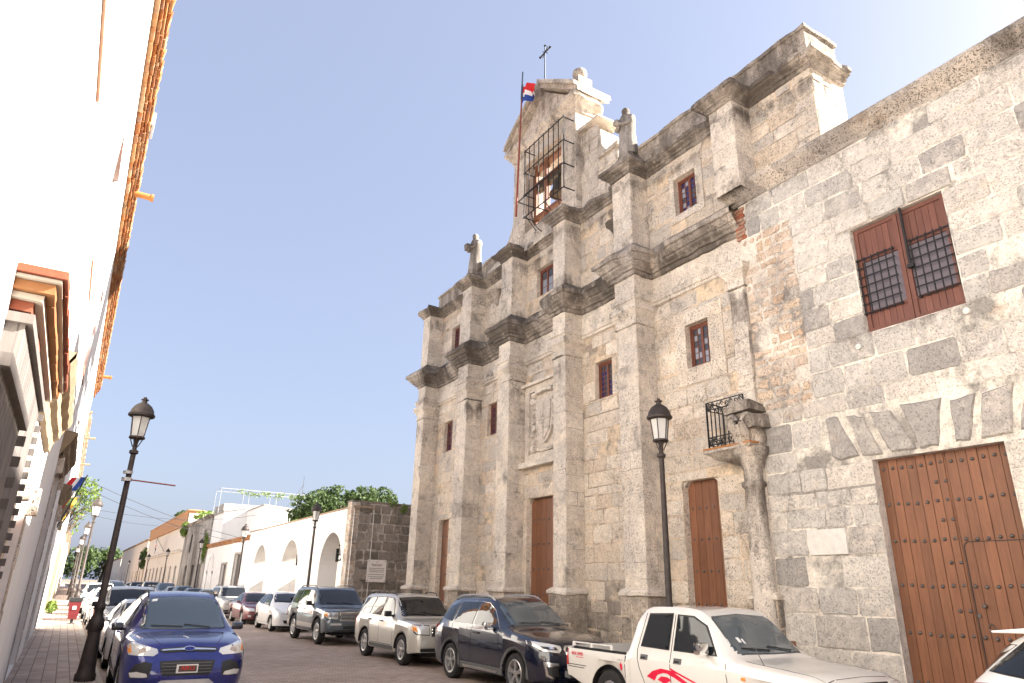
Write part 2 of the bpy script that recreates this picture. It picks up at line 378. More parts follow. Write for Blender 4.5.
def blocks(mb, r, holes, mp, hr=(.28, .42), wr=(.4, .8), gap=.012, rel=.008, jit=.012, rnd=None, val=None, drop=0.0, hts=None):
    rnd = rnd or RND
    u0, u1, v0, v1 = r
    cuts = sorted({v0, v1}|{x for h in holes for x in h[2:4] if v0 < x < v1})
    rows = []
    for a, b in zip(cuts, cuts[1:]):
        n = max(1, round((b-a)/rnd.uniform(*hr))); ws = [rnd.uniform(.8, 1.2) for _ in range(n)]; t = sum(ws); z = a
        for w in ws: rows.append((z, z+(b-a)*w/t)); z += (b-a)*w/t
    for a, b in rows:
        m = (a+b)/2; segs = [(u0, u1)]
        for h in holes:
            if h[2] < m < h[3]:
                ns = []
                for s0, s1 in segs:
                    if h[1] <= s0 or h[0] >= s1: ns.append((s0, s1)); continue
                    if h[0] > s0: ns.append((s0, h[0]))
                    if h[1] < s1: ns.append((h[1], s1))
                segs = ns
        for s0, s1 in segs:
            x = s0
            while x < s1-1e-4:
                w = rnd.uniform(*wr)
                if s1-x-w < wr[0]*.6: w = s1-x
                e = x+w
                if rnd.random() >= drop and e-x > gap*3 and b-a > gap*3:
                    g = gap*rnd.uniform(.6, 1.5)
                    p, q, c, d = x+g, e-g, a+g, b-g; k = min(q-p, d-c)*rnd.uniform(.03, .11)
                    J = lambda: rnd.uniform(-jit, jit)
                    mu, mv = (p+q)/2, (c+d)/2
                    poly = [(p+k, c+J()), (mu+J(), c+J()), (q-k, c+J()), (q+J(), c+k), (q+J(), mv+J()), (q+J(), d-k), (q-k, d+J()), (mu+J(), d+J()), (p+k, d+J()), (p+J(), d-k), (p+J(), mv+J()), (p+J(), c+k)]
                    bv = rnd.random() if val is None else val(mu, mv, rnd)
                    blockpoly(mb, poly, mp, rel*rnd.uniform(.5, 1.5), bv)
                x = e

def reveal(mb, h, mp, depth, blk=.5, sill=True):
    u0, u1, v0, v1 = h
    for a, b in (((u0, v0), (u0, v1)), ((u0, v1), (u1, v1)), ((u1, v1), (u1, v0)))+((((u1, v0), (u0, v0)),) if sill else ()):
        mb.face([mp(*a, 0), mp(*b, 0), mp(*b, -depth), mp(*a, -depth)], blk)

def offset_path(path, d):
    """plan polyline shifted to its left by d with mitres"""
    n = len(path); out = []
    for k in range(n):
        p = Vector(path[k]); ns = []
        if k > 0: e = (p-Vector(path[k-1])).normalized(); ns.append(Vector((-e.y, e.x)))
        if k < n-1: e = (Vector(path[k+1])-p).normalized(); ns.append(Vector((-e.y, e.x)))
        if len(ns) == 1: out.append(p+ns[0]*d)
        else:
            m = ns[0]+ns[1]; out.append(p+m*(d/max(.3, m.dot(ns[0]))))
    return out

def mould(mb, path, prof, step=.16, jit=.012, blk=None, seed=0, stretch=(.35, .8)):
    """sweep profile [(out, z)] along a plan path; outward = left of travel; broken into stones"""
    rnd = random.Random(seed)
    rails = [offset_path(path, d) for d, z in prof]; m = len(prof)
    rings = []; bl = []
    for k in range(len(path)-1):
        L = (Vector(path[k+1])-Vector(path[k])).length; n = max(1, int(L/step)); cur = rnd.random(); left = rnd.uniform(*stretch)
        for i in range(n):
            t = i/n
            b0 = rails[0][k].lerp(rails[0][k+1], t); nz_ = noise.noise(Vector((b0.x, b0.y, prof[-1][1]))*2.4+Vector((seed, 1, 2)))
            bite = max(0, nz_-.12)*1.1 if jit > .009 else 0; st_ = (cur-.5)*jit*2.2; ring = []
            for q in range(m):
                p_ = rails[q][k].lerp(rails[q][k+1], t); hb = prof[q][0]/max(.01, max(pp[0] for pp in prof)); w_ = min(.8, bite*max(0, hb)**1.5)
                p_ = p_.lerp(b0, w_) if hb > .3 else p_
                if 0 < hb: p_ = p_+(p_-b0)*(st_*3)
                ring.append((p_.x, p_.y, prof[q][1]-(.05*bite if hb > .6 else 0)))
            rings.append(ring); bl.append(cur)
            left -= L/n
            if left < 0: cur = rnd.random(); left = rnd.uniform(*stretch)
    rings.append([(*rails[q][-1], prof[q][1]) for q in range(m)])
    vs = []
    for ring in rings:
        for x, y, z in ring:
            o = noise.noise_vector(Vector((x, y, z))*3.1+Vector((seed, 0, 0)))*jit*1.3+noise.noise_vector(Vector((x, y, z))*9)*jit*.7
            vs.append((x+o.x, y+o.y, z+o.z))
    i0 = len(mb.v); mb.v += vs
    for k in range(len(rings)-1):
        for q in range(m-1):
            mb.f.append((i0+k*m+q, i0+(k+1)*m+q, i0+(k+1)*m+q+1, i0+k*m+q+1)); mb.b.append(bl[k] if blk is None else blk); mb.mi.append(0)

def text_mesh(name, body, size, mat, parent, origin, ux, uz, depth=.004):
    """lettering as real relief: ux = reading direction, uz = up"""
    cu = bpy.data.curves.new(name, 'FONT'); cu.body = body; cu.size = size; cu.extrude = depth; cu.align_x = 'CENTER'; cu.align_y = 'CENTER'
    to = bpy.data.objects.new(name+'_curve', cu); COL.objects.link(to)
    dg = bpy.context.evaluated_depsgraph_get(); me = bpy.data.meshes.new_from_object(to.evaluated_get(dg)); bpy.data.objects.remove(to); bpy.data.curves.remove(cu)
    ux = Vector(ux).normalized(); uz = Vector(uz).normalized(); n = ux.cross(uz)
    mt = Matrix((ux, uz, n)).transposed().to_4x4(); mt.translation = Vector(origin)-wloc(parent)
    me.transform(mt); me.materials.clear(); me.materials.append(MATS[mat])
    o = bpy.data.objects.new(name, me); COL.objects.link(o); o.parent = parent
    return o
plain('pale_metal', (.5, .5, .5), .4, .6)
t_ = NT('shutter_glass'); t_.fin((.17, .145, .165), .4, 0, .3)
# ------------------------------------------------------------------ ground
def setting(name, mb, mat): return tag(mb.build(name, mat), kind='structure')
KL, KR = .86, 8.62          # kerb lines; the road lies at 0, the pavements .12 above it
SW = .12
mb = MB(); mb.face([(-2500, -2500, -.03), (2500, -2500, -.03), (2500, 2500, -.03), (-2500, 2500, -.03)]); setting('ground', mb, 'earth')
mb = MB(); mb.face([(KL, -40, 0), (KR, -40, 0), (KR, 420, 0), (KL, 420, 0)]); setting('road', mb, 'road_pavers')
mb = MB(); mb.face([(-.7, -40, SW), (KL-.14, -40, SW), (KL-.14, 420, SW), (-.7, 420, SW)])
setting('sidewalk', mb, 'sidewalk_tiles')
mb = MB(); mb.face([(KR+.14, -40, SW), (10.6, -40, SW), (10.6, 420, SW), (KR+.14, 420, SW)])
setting('sidewalk', mb, 'sidewalk_tiles')
for x in (KL-.14, KR):
    mb = MB(); y = -20
    while y < 260:
        l = RND.uniform(.8, 1.1) if y < 70 else 8; mb.box(x, x+.14, y, y+l-.008, -.02, SW+.006); y += l
    setting('kerb', mb, 'kerb_stone')

# ------------------------------------------------------------------ the church
WX, PX, DX = 10.1, 9.56, 10.27      # wall face, pilaster face, door/window face
PIL = [(21.55, 22.10), (18.35, 18.99), (15.81, 16.42), (13.14, 13.66), (10.5, 11.15)]
church = thing('stone_church', (12, 15, 0), 'weathered limestone church front with tall pilasters, broken cornices and a bell gable', 'church')
DOORS = [(9.04, 9.96, .05, 3.78), (13.80, 15.65, .05, 3.96), (20.25, 21.0, .05, 3.77)]
WINS = [(8.95, 9.58, 6.04, 6.99), (12.0, 12.65, 6.04, 6.98), (17.4, 17.96, 6.05, 7.04), (20.33, 20.95, 6.0, 7.03)]
UWINS = [(8.97, 9.62, 9.65, 10.58), (14.28, 15.27, 9.68, 10.58), (20.15, 20.74, 9.62, 10.45)]
Y0, Y1 = 7.86, 22.1
HOLES = DOORS+WINS+UWINS+[(13.86, 15.68, 4.95, 7.0)]
TOPZ = 11.2

def stn_wall(x, y, z):
    s = 0
    s = max(s, .7 if z < 1.45 else 0)
    for top, L, a in ((8.35, .9, .75), (10.95, .8, .8), (7.65, .35, .55)):
        if z < top: s = max(s, a*(1-(top-z)/L))
    for h in WINS+UWINS:
        if h[0]-.1 < y < h[1]+.1 and z < h[2]: s = max(s, .5*(1-(h[2]-z)/.7))
    n = noise.noise(Vector((x*.7, y*.7, z*.25)))
    return s*(.75+.6*n)+max(0, n-.25)*.5

mb = MB(); mb.st = stn_wall
sheet(mb, (Y0, Y1, 0, TOPZ), HOLES, front(WX), 0, .4)
rn = random.Random(3)
def vwall(u, v, r): return r.random()*.55+(.45 if v > 1.5 else 0) if v > 1.5 else r.choice((.0, .12, .95, .98))
blocks(mb, (Y0, Y1, 1.5, 7.7), HOLES, front(WX), (.32, .48), (.4, .95), .012, .009, .008, rnd=rn, drop=.12)
blocks(mb, (Y0, Y1, 9.2, TOPZ), HOLES, front(WX), (.32, .5), (.4, .9), .012, .009, .008, rnd=rn, drop=.12)
for h in DOORS+WINS+UWINS: reveal(mb, h, front(WX), DX-WX+.1, .6)
mb.build('wall', 'limestone', church)
mb = MB(); sheet(mb, (Y0, Y1, 0, 1.5), HOLES, front(WX+.0), .002, .4); blocks(mb, (Y0, Y1, 0, 1.5), HOLES, front(WX), (.3, .42), (.32, .62), .016, .014, rnd=rn)
mb.build('dado', 'dado_stone', church)
# body of the nave behind the front (closed sides, roof and back)
mb = MB()
sheet(mb, (12.2, 40, 0, 9.2), [], side(Y1-.02, 1), 0, 2, .5)
sheet(mb, (10.1, 12.2, 0, 11), [], side(Y1-.03, 1), 0, 1, .5)
mb.box(10.5, 40, 8.0, Y1-.05, -.1, 8.9); mb.box(11.4, 40, 9.2, Y1-.05, 8.9, 12.0)  # unseen upper box made tall to cast shade on the alley's end wall
mb.box(10.5, 11.3, 6.2, Y1-.05, 8.9, 11.5)
mb.box(17, 40, Y1-.06, 29.3, -.1, 11.0)          # unseen block added to shade the dark wall across the alley
mb.build('nave_body', 'limestone', church)

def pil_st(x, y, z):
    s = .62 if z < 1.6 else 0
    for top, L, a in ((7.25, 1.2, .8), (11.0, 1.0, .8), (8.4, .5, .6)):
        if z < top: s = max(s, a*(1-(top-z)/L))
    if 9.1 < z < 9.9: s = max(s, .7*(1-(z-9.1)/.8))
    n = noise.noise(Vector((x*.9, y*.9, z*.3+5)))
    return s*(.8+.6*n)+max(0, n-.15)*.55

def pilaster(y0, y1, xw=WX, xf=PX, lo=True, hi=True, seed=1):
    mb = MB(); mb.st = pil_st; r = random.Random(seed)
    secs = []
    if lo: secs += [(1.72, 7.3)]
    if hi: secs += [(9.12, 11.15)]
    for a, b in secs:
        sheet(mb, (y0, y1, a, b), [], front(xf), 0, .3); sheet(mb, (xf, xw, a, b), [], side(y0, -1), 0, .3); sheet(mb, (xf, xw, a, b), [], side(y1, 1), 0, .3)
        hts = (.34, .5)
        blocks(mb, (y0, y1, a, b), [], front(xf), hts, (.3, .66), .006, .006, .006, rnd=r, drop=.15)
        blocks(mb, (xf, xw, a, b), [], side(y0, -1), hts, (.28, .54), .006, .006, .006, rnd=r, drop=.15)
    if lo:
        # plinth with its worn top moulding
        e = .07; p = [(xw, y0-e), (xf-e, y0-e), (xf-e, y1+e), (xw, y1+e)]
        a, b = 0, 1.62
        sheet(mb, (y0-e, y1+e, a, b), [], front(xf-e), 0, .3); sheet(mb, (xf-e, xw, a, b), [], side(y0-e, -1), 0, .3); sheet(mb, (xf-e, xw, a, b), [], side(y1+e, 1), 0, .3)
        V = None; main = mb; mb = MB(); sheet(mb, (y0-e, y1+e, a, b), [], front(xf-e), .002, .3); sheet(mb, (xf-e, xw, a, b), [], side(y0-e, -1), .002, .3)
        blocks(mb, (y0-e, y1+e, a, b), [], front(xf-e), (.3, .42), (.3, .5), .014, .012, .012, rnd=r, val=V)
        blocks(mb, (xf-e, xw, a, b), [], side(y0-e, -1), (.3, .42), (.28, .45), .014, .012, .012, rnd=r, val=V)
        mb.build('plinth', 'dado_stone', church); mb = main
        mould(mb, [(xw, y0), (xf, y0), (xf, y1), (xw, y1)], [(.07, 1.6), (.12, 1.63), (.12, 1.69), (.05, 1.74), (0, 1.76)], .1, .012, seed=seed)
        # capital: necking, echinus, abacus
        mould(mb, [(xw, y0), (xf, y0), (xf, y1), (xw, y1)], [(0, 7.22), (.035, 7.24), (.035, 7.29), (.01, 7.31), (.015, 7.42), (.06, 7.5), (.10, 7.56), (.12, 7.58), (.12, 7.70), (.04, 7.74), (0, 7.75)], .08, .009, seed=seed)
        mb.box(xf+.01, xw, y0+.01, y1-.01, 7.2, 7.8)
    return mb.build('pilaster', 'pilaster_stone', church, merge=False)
for k, (a, b) in enumerate(PIL): pilaster(a, b, hi=False, seed=20+k); pilaster(a, b, lo=False, seed=40+k)
pilaster(7.86, 8.21, WX, 9.93, True, False, 31)
pilaster(7.42, 8.02, WX, PX+.02, False, True, 32)

# plan outlines, near to far
def outline(xw=WX, xf=PX, y_near=7.86, first=None, far=Y1):
    p = [(xw, y_near)]
    if first: p = [(xw+1.0, first[0]-.0), (xw, first[0]), (xw, first[1]), (xf, first[1]), (xf, first[2]), (xw, first[2])]
    for a, b in reversed(PIL): p += [(xw, a), (xf, a), (xf, b), (xw, b)]
    p = p[:-1]; p.append((xw+1.6, far)); return p
lowp = outline()
def damp(x, y, z): n = noise.noise(Vector((x, y, z))*.8); return .72+.6*n
# architrave band, frieze
mb = MB(); mb.st = stn_wall
mould(mb, lowp, [(0, 7.72), (.05, 7.74), (.05, 7.80), (.085, 7.82), (.085, 7.93), (.03, 7.96), (.012, 7.98), (.012, 8.44)], .14, .008, seed=2)
mb.build('frieze', 'pilaster_stone', church)
# main cornice
mb = MB(); mb.st = damp
mould(mb, lowp, [(.012, 8.40), (.07, 8.41), (.075, 8.50), (.13, 8.505), (.14, 8.56), (.21, 8.60), (.215, 8.66), (.25, 8.665), (.32, 8.75), (.325, 8.79), (.38, 8.80), (.39, 8.90), (.37, 8.93), (.26, 9.01), (.10, 9.14), (.0, 9.22), (-.15, 9.23)], .09, .02, seed=5)
mb.build('main_cornice', 'cornice_stone', church)
# attic cornice with parapet, continuing over the tower block at the right end
attp = outline(first=(5.98, 7.42, 8.02))
mb = MB(); mb.st = damp
mould(mb, attp, [(0, 11.10), (.05, 11.11), (.055, 11.18), (.10, 11.19), (.11, 11.24), (.20, 11.27), (.21, 11.31), (.25, 11.32), (.25, 11.41), (.18, 11.44), (.02, 11.50), (-.6, 11.52)], .1, .016, seed=8)
mb.build('attic_cornice', 'cornice_stone', church)
mb = MB(); mb.st = lambda x, y, z: damp(x, y, z)*.7
mould(mb, [(11.1, 6.0), (WX+.02, 6.0), (WX+.02, 22.08), (11.1, 22.08)], [(.0, 11.42), (.0, 11.6), (.0, 11.85), (.0, 12.08), (.045, 12.09), (.05, 12.17), (-.05, 12.19), (-.45, 12.19), (-.45, 11.4)], .2, .014, seed=9)
mb.build('parapet', 'cornice_stone', church)
# tower block over the right end
mb = MB(); mb.st = stn_wall
sheet(mb, (5.98, 7.9, 8.9, 11.2), [(7.05, 7.36, 9.22, 9.32)], front(WX), 0, .4); sheet(mb, (WX, 11.1, 8.9, 11.2), [], side(5.98, -1), 0, .4)
blocks(mb, (5.98, 7.5, 8.9, 11.15), [(7.02, 7.4, 9.2, 9.34)], front(WX), (.3, .42), (.3, .6), .012, .008, rnd=rn); blocks(mb, (WX, 11.1, 8.9, 11.15), [], side(5.98, -1), (.3, .42), (.3, .6), .012, .008, rnd=rn)
mb.box(WX+.2, 11.08, 6.0, 7.9, 8.9, 11.3)
mb.box(11.0, 16, 6.3, 8.3, 8.9, 10.4)
mb.build('end_block', 'limestone', church)

# doors, windows ----------------------------------------------------
STUD = None
def studs(parent, pts, X, r=.032):
    global STUD
    for (u, v) in pts:
        if STUD is None:
            m = MB(); m.lathe([(1.0, 0), (1.0, -.25), (.75, -.7), (.3, -.95), (0.02, -1)], (0, 0, 0), 10, axis='x'); o = m.build('stud', 'stud_iron', None, smooth=True); STUD = o
        else: o = STUD.copy(); COL.objects.link(o)
        o.parent = parent; o.location = Vector((X, u, v))-wloc(parent); o.scale = (r, r, r)

def plank_door(parent, h, X, n, rows, st_r=.028, arch=0.0, name='door', mat='door_wood', per=2):
    u0, u1, v0, v1 = h; m = MB(); w = (u1-u0)/n; r = random.Random(int(u0*100))
    for k in range(n):
        a, b = u0+k*w, u0+(k+1)*w; j = r.uniform(0, .006)
        m.box(X-.012-j, X+.05, a+.004, b-.004, v0+.01, v1, r.random())
    m.box(X+.02, X+.06, u0, u1, v0, v1, .1)
    d = m.build(name, mat, parent, bevel=0)
    studs(d, [(u0+(k+.5)*w, v0+(v1-v0)*q) for q in rows for k in range(n)], X-.014, st_r)
    return d
for k, h in enumerate(DOORS):
    n = (5, 8, 5)[k]
    d = plank_door(church, h, DX, n, [(i+.5)/6.4 for i in range(6)], (.024, .03, .024)[k])
    u0, u1, v0, v1 = h                   # the stone lintel ends in a rounded haunch at each side
    m = MB(); rr = .2
    for e, sg in ((u0, 1), (u1, -1)):
        arc = [(e+sg*rr*(1-cos(t)), v1-rr*(1-sin(t))) for t in [i*pi/2/6 for i in range(7)]]
        m.prism([(e-sg*.002, v1-rr)]+arc[1:]+[(e-sg*.002, v1+.002)], DX-.115, DX-.005, 'x', .6)
    m.build('lintel_haunch', 'limestone', church)
    m = MB(); m.box(WX-.25, DX+.1, u0-.1, u1+.1, 0, .17, .4, j=.005); m.build('doorstep', 'limestone', church)

def casement(parent, h, X, cols, rows, panes, seed, leaves=2):
    u0, u1, v0, v1 = h; r = random.Random(seed); m = MB(); f = .045
    for a, b, c, d in ((u0, u1, v0, v0+f), (u0, u1, v1-f, v1), (u0, u0+f, v0+f, v1-f), (u1-f, u1, v0+f, v1-f)): m.box(X-.05, X+.03, a, b, c, d, r.random())
    wl = (u1-u0-2*f)/leaves
    for l in range(leaves):
        a = u0+f+l*wl; b = a+wl; g = .032
        for p, q, c, d in ((a, a+g, v0+f, v1-f), (b-g, b, v0+f, v1-f), (a+g, b-g, v0+f, v0+f+g*1.3), (a+g, b-g, v1-f-g*1.3, v1-f)): m.box(X-.035, X+.02, p, q, c, d, r.random())
        A, B, C, D = a+g, b-g, v0+f+g*1.3, v1-f-g*1.3
        for i in range(1, cols): x = A+(B-A)*i/cols; m.box(X-.022, X+.01, x-.007, x+.007, C, D, .4)
        for i in range(1, rows): z = C+(D-C)*i/rows; m.box(X-.021, X+.009, A, B, z-.007, z+.007, .4)
    w = m.build('window', 'window_wood', parent)
    for l in range(leaves):
        a = u0+f+l*wl; b = a+wl; g = .032; A, B, C, D = a+g, b-g, v0+f+g*1.3, v1-f-g*1.3
        p = MB()
        for i in range(cols):
            for j in range(rows):
                k = r.choice(panes); y0 = A+(B-A)*i/cols; y1 = A+(B-A)*(i+1)/cols; z0 = C+(D-C)*j/rows; z1 = C+(D-C)*(j+1)/rows
                tl = r.uniform(-.003, .003)
                p.face([(X-.006+tl, y0, z0), (X-.006-tl, y1, z0), (X-.006-tl, y1, z1), (X-.006+tl, y0, z1)], .5, k)
        p.build('pane', ['window_glass', 'blue_glass', 'pale_glass'], w, fix=False)
    return w
casement(church, WINS[0], DX, 2, 6, (0, 0, 0, 2), 1); casement(church, WINS[1], DX, 2, 6, (0, 1, 0), 2)
casement(church, WINS[2], DX, 2, 5, (0, 1, 0), 3); casement(church, WINS[3], DX, 2, 4, (0, 0, 1), 4)
casement(church, UWINS[0], DX, 2, 6, (0, 1, 2, 1), 5); casement(church, UWINS[1], DX, 1, 3, (0, 2, 2), 6, 3); casement(church, UWINS[2], DX, 2, 5, (0, 1, 0), 7)

# raised stone window surround beside the balcony, string lines
for h, e in ((WINS[0], .38), (UWINS[0], .2)):
    mb = MB(); mb.st = stn_wall
    for a, b, c, d in grid_rects((h[0]-e, h[1]+e*.7, h[2]-e*.9, h[3]+e*.75), [h]): mb.box(WX-.025, WX+.05, a, b, c, d, .45+.4*RND.random(), j=.003)
    mb.build('window_surround', 'limestone', church)
for h in (WINS[1], WINS[2], WINS[3]):
    mb = MB(); mb.st = stn_wall; mb.box(WX-.02, WX+.05, h[0]-.25, h[1]+.25, h[2]-.36, h[2]-.31, .4, j=.006); mb.build('string_line', 'limestone', church)

# coat of arms over the main door
U0, U1, V0, V1 = 13.86, 15.68, 4.95, 7.0
mb = MB(); mb.st = stn_wall
mb.box(WX+.02, WX+.3, U0-.1, U1+.1, V0-.1, V1+.1, .75)
for a, b, c, d in grid_rects((U0-.02, U1+.02, V0-.02, V1+.06), [(U0+.16, U1-.16, V0+.16, V1-.16)]): mb.box(WX-.06, WX+.06, a, b, c, d, .8)
mb.box(WX-.16, WX+.04, U0-.1, U1+.1, V1+.02, V1+.1, .3); mb.box(WX-.22, WX+.04, U0-.12, U1+.12, V0-.2, V0-.06, .3, j=.01)
mb.build('arms_frame', 'pilaster_stone', church)
mb = MB(); mb.st = lambda x, y, z: .22; cy = (U0+U1)/2; cz = (V0+V1)/2+.02
sh = [(cy+.40*a, cz+.62*b) for a, b in ((-1, .9), (-.5, 1), (0, .92), (.5, 1), (1, .9), (1, 0), (.8, -.6), (.35, -.92), (0, -1.05), (-.35, -.92), (-.8, -.6), (-1, 0))]
mb.prism(sh, WX-.075, WX+.03, 'x', .7)
mb.prism([(cy+(y-cy)*.82, cz+(z-cz)*.84) for y, z in sh], WX-.10, WX-.07, 'x', .6)
mb.box(WX-.125, WX-.09, cy-.02, cy+.02, cz-.5, cz+.5); mb.box(WX-.125, WX-.09, cy-.32, cy+.32, cz-.02, cz+.02)
for q in (-1, 1):
    for k in range(9):
        t = k/8; z = cz+.75-1.5*t; y = cy+q*(.52+.07*sin(k*2.4)); rr = .085+.03*sin(k*1.7)
        mb.lathe([(.01, -.10), (rr*.7, -.08), (rr, -.02), (rr, .03)], (WX-.02, y, z), 9, axis='x')
for k in range(7): mb.lathe([(.01, -.12), (.06, -.09), (.075, .0), (.075, .05)], (WX-.02, cy-.33+.11*k, cz+.78+.05*(1-abs(k-3)/3)), 8, axis='x')
for k in range(6): mb.lathe([(.01, -.10), (.05, -.07), (.065, .0), (.065, .05)], (WX-.02, cy-.3+.12*k, cz-.8-.05*(1-abs(k-2.5)/2.5)), 8, axis='x')
mb.build('coat_of_arms', 'pilaster_stone', church, smooth=True, jit=.012)

# carved shell brackets on the upper storey
for y, z in ((11.62, 10.42), (17.55, 10.72)):
    mb = MB(); mb.st = damp
    for k, (r_, zz) in enumerate(((.12, -.45), (.16, -.3), (.22, -.12), (.32, -.06), (.34, .0), (.28, .03))): pass
    mb.lathe([(.05, -.5), (.10, -.42), (.13, -.25), (.22, -.1), (.30, -.05), (.31, .0), (.2, .03)], (WX, y, z), 12)
    mb.build('stone_bracket', 'cornice_stone', church, smooth=True, jit=.03)

# bell gable -------------------------------------------------------
BX0, BX1 = 9.88, 10.8; BY0, BY1 = 13.02, 16.34; BC = (BY0+BY1)/2
OP = (13.72, 15.64, 11.9, 14.35)
mb = MB(); mb.st = lambda x, y, z: damp(x, y, z)*.45
HB = [OP]
for X, s_ in ((BX0, 1), (BX1, -1)):
    sheet(mb, (BY0, BY1, 11.3, 15.1), HB, front(X), 0, .35)
sheet(mb, (BX0, BX1, 11.3, 15.1), [], side(BY0, -1), 0, .35); sheet(mb, (BX0, BX1, 11.3, 15.1), [], side(BY1, 1), 0, .35)
reveal(mb, OP, front(BX0), BX1-BX0, .6)
blocks(mb, (BY0, BY1, 11.3, 15.1), HB, front(BX0), (.32, .45), (.35, .7), .007, .006, rnd=rn, drop=.2)
blocks(mb, (BX0, BX1, 11.3, 15.1), [], side(BY0, -1), (.32, .45), (.3, .6), .007, .006, rnd=rn, drop=.2)
mb.build('belfry_wall', 'pilaster_stone', church)
# curved sweeps either side, stepping scroll block on the near side
for sg, e in ((1, BY1), (-1, BY0)):
    mb = MB(); mb.st = lambda x, y, z: damp(x, y, z)*.45; poly = [(e, 11.5)]
    if sg == 1:
        arc = [(e+1.75*(1-sin(t)), 11.62+1.75*(1-cos(t))) for t in [i*pi/2/9 for i in range(10)]]
        mb.prism([(e-.02, 11.3)]+[(e+1.9, 11.3)]+arc, BX0+.1, BX1-.1, 'x', .5)
    else:
        sh_ = [(BY0+.02, 11.3), (BY0+.02, 14.05), (12.72, 13.98), (12.42, 13.86), (12.16, 13.62), (12.12, 13.1), (11.98, 12.86), (11.72, 12.8), (11.48, 12.62), (11.42, 11.3)]
        mb.prism(sh_, BX0+.2, BX1-.08, 'x', .5)
        for z0_, z1_, ye in ((11.5, 12.6, 11.5), (12.6, 13.1, 12.18), (13.1, 13.85, 12.22)): blocks(mb, (ye, BY0, z0_, z1_), [], front(BX0+.2), (.3, .42), (.3, .5), .012, .03, .02, rnd=rn)
        for y0_, y1_, z_ in ((12.1, BY0, 14.0), (11.4, 12.2, 12.78)): mb.box(BX0+.1, BX1, y0_, y1_, z_-.14 if y0_ < 12 else z_-.04, z_-.02 if y0_ < 12 else z_+.08, .2, j=.04)
    mb.build('volute', 'pilaster_stone', church, jit=.02)
# pediment: horizontal cornice, tympanum, raking cornice
mb = MB(); mb.st = lambda x, y, z: damp(x, y, z)*.6
pp = [(BX1, BY0), (BX0, BY0), (BX0, BY1), (BX1, BY1)]
mould(mb, pp, [(0, 14.72), (.05, 14.74), (.05, 14.85), (.12, 14.9), (.2, 15.02), (.26, 15.06), (.26, 15.2), (.1, 15.24), (-.3, 15.25)], .12, .018, seed=12)
mb.prism([(BY0-.05, 15.2), (BY1+.05, 15.2), (BC, 16.55)], BX0+.03, BX1-.03, 'x', .6)
for sg in (-1, 1):
    e = BC+sg*(BY1-BC+.3)
    n = 9
    for k in range(n):
        t0, t1 = k/n, (k+1)/n-.004; y0, z0 = e+(BC-e)*t0, 15.2+1.42*t0; y1, z1 = e+(BC-e)*t1, 15.2+1.42*t1
        if sg == 1 and k == 8: continue
        mb.prism([(y0, z0), (y1, z1), (y1, z1+.16), (y0, z0+.16)], BX0-.16, BX1+.1, 'x', RND.random())
        mb.prism([(y0, z0+.16), (y1, z1+.16), (y1, z1+.3), (y0, z0+.3)], BX0-.27, BX1+.18, 'x', RND.random())
mb.build('pediment', 'pilaster_stone', church, jit=.018)
mb = MB(); mb.box(BX0-.06, BX0+.4, BC+.1, BC+.55, 16.4, 16.95, .5); mb.box(BX0-.1, BX0+.44, BC+.06, BC+.6, 16.9, 17.02, .3); mb.build('broken_pedestal', 'cornice_stone', church, jit=.02)
mb = MB(); mb.box(BX0-.1, BX0+.4, BY0-.3, BY0+.2, 15.5, 15.76, .4)
mb.lathe([(.12, 0), (.08, .06), (.17, .14), (.22, .26), (.2, .38), (.1, .47), (.02, .49)], (BX0+.14, BY0-.05, 15.74), 14, .5); mb.build('ball_finial', 'cornice_stone', church, smooth=True, jit=.01)
# timber bell frame in the opening
mb = MB()
for y in (OP[0]+.08, 14.95, OP[1]-.12): mb.box(BX0+.28, BX0+.42, y-.07, y+.07, OP[2], OP[3], RND.random())
for z in (12.45, 13.62, 14.2): mb.box(BX0+.26, BX0+.44, OP[0]+.02, OP[1]-.02, z-.06, z+.06, RND.random())
mb.build('bell_frame', 'door_wood', church)
# bell in the opening
mb = MB(); mb.lathe([(.33, 0), (.31, .06), (.24, .16), (.2, .4), (.17, .52), (.06, .58), (.05, .7)], (BX0+.4, 14.35, 12.75), 18)
mb.box(BX0+.3, BX0+.5, OP[0], OP[1], 13.42, 13.56); mb.build('bell', 'bronze', church, smooth=True)
# iron bell cage in front of the opening
mb = MB(); r = .018
CXG = 9.5; CY = [13.08+(15.1-13.08)*k/8 for k in range(9)]
for y in CY: mb.tube((CXG, y, 12.05), (CXG, y, 14.45), r*.8, n=5)
for z in (12.08, 12.85, 13.62, 14.4):
    mb.tube((CXG, 13.05, z), (CXG, 15.15, z), r, n=5)
    for y in (13.1, 15.1) if z > 12.2 else (13.1, 13.7, 14.4, 15.1): mb.tube((CXG, y, z), (BX0+.02, y, z), r, n=5)
for y in (13.4, 14.7): mb.path([(CXG, y, 12.08), (CXG+.06, y, 11.75), (CXG+.25, y, 11.6), (BX0, y, 11.55)], r*.8, 5)
for y in (14.0, 15.0): mb.tube((CXG, y, 12.08), (BX0, y, 11.7), r*.8, n=5)
mb.tube((CXG, 13.1, 12.85), (9.25, 15.05, 12.5), r, n=5); mb.tube((9.25, 15.05, 12.5), (BX0, 15.05, 12.5), r, n=5)
mb.build('bell_cage', 'dark_iron', church)

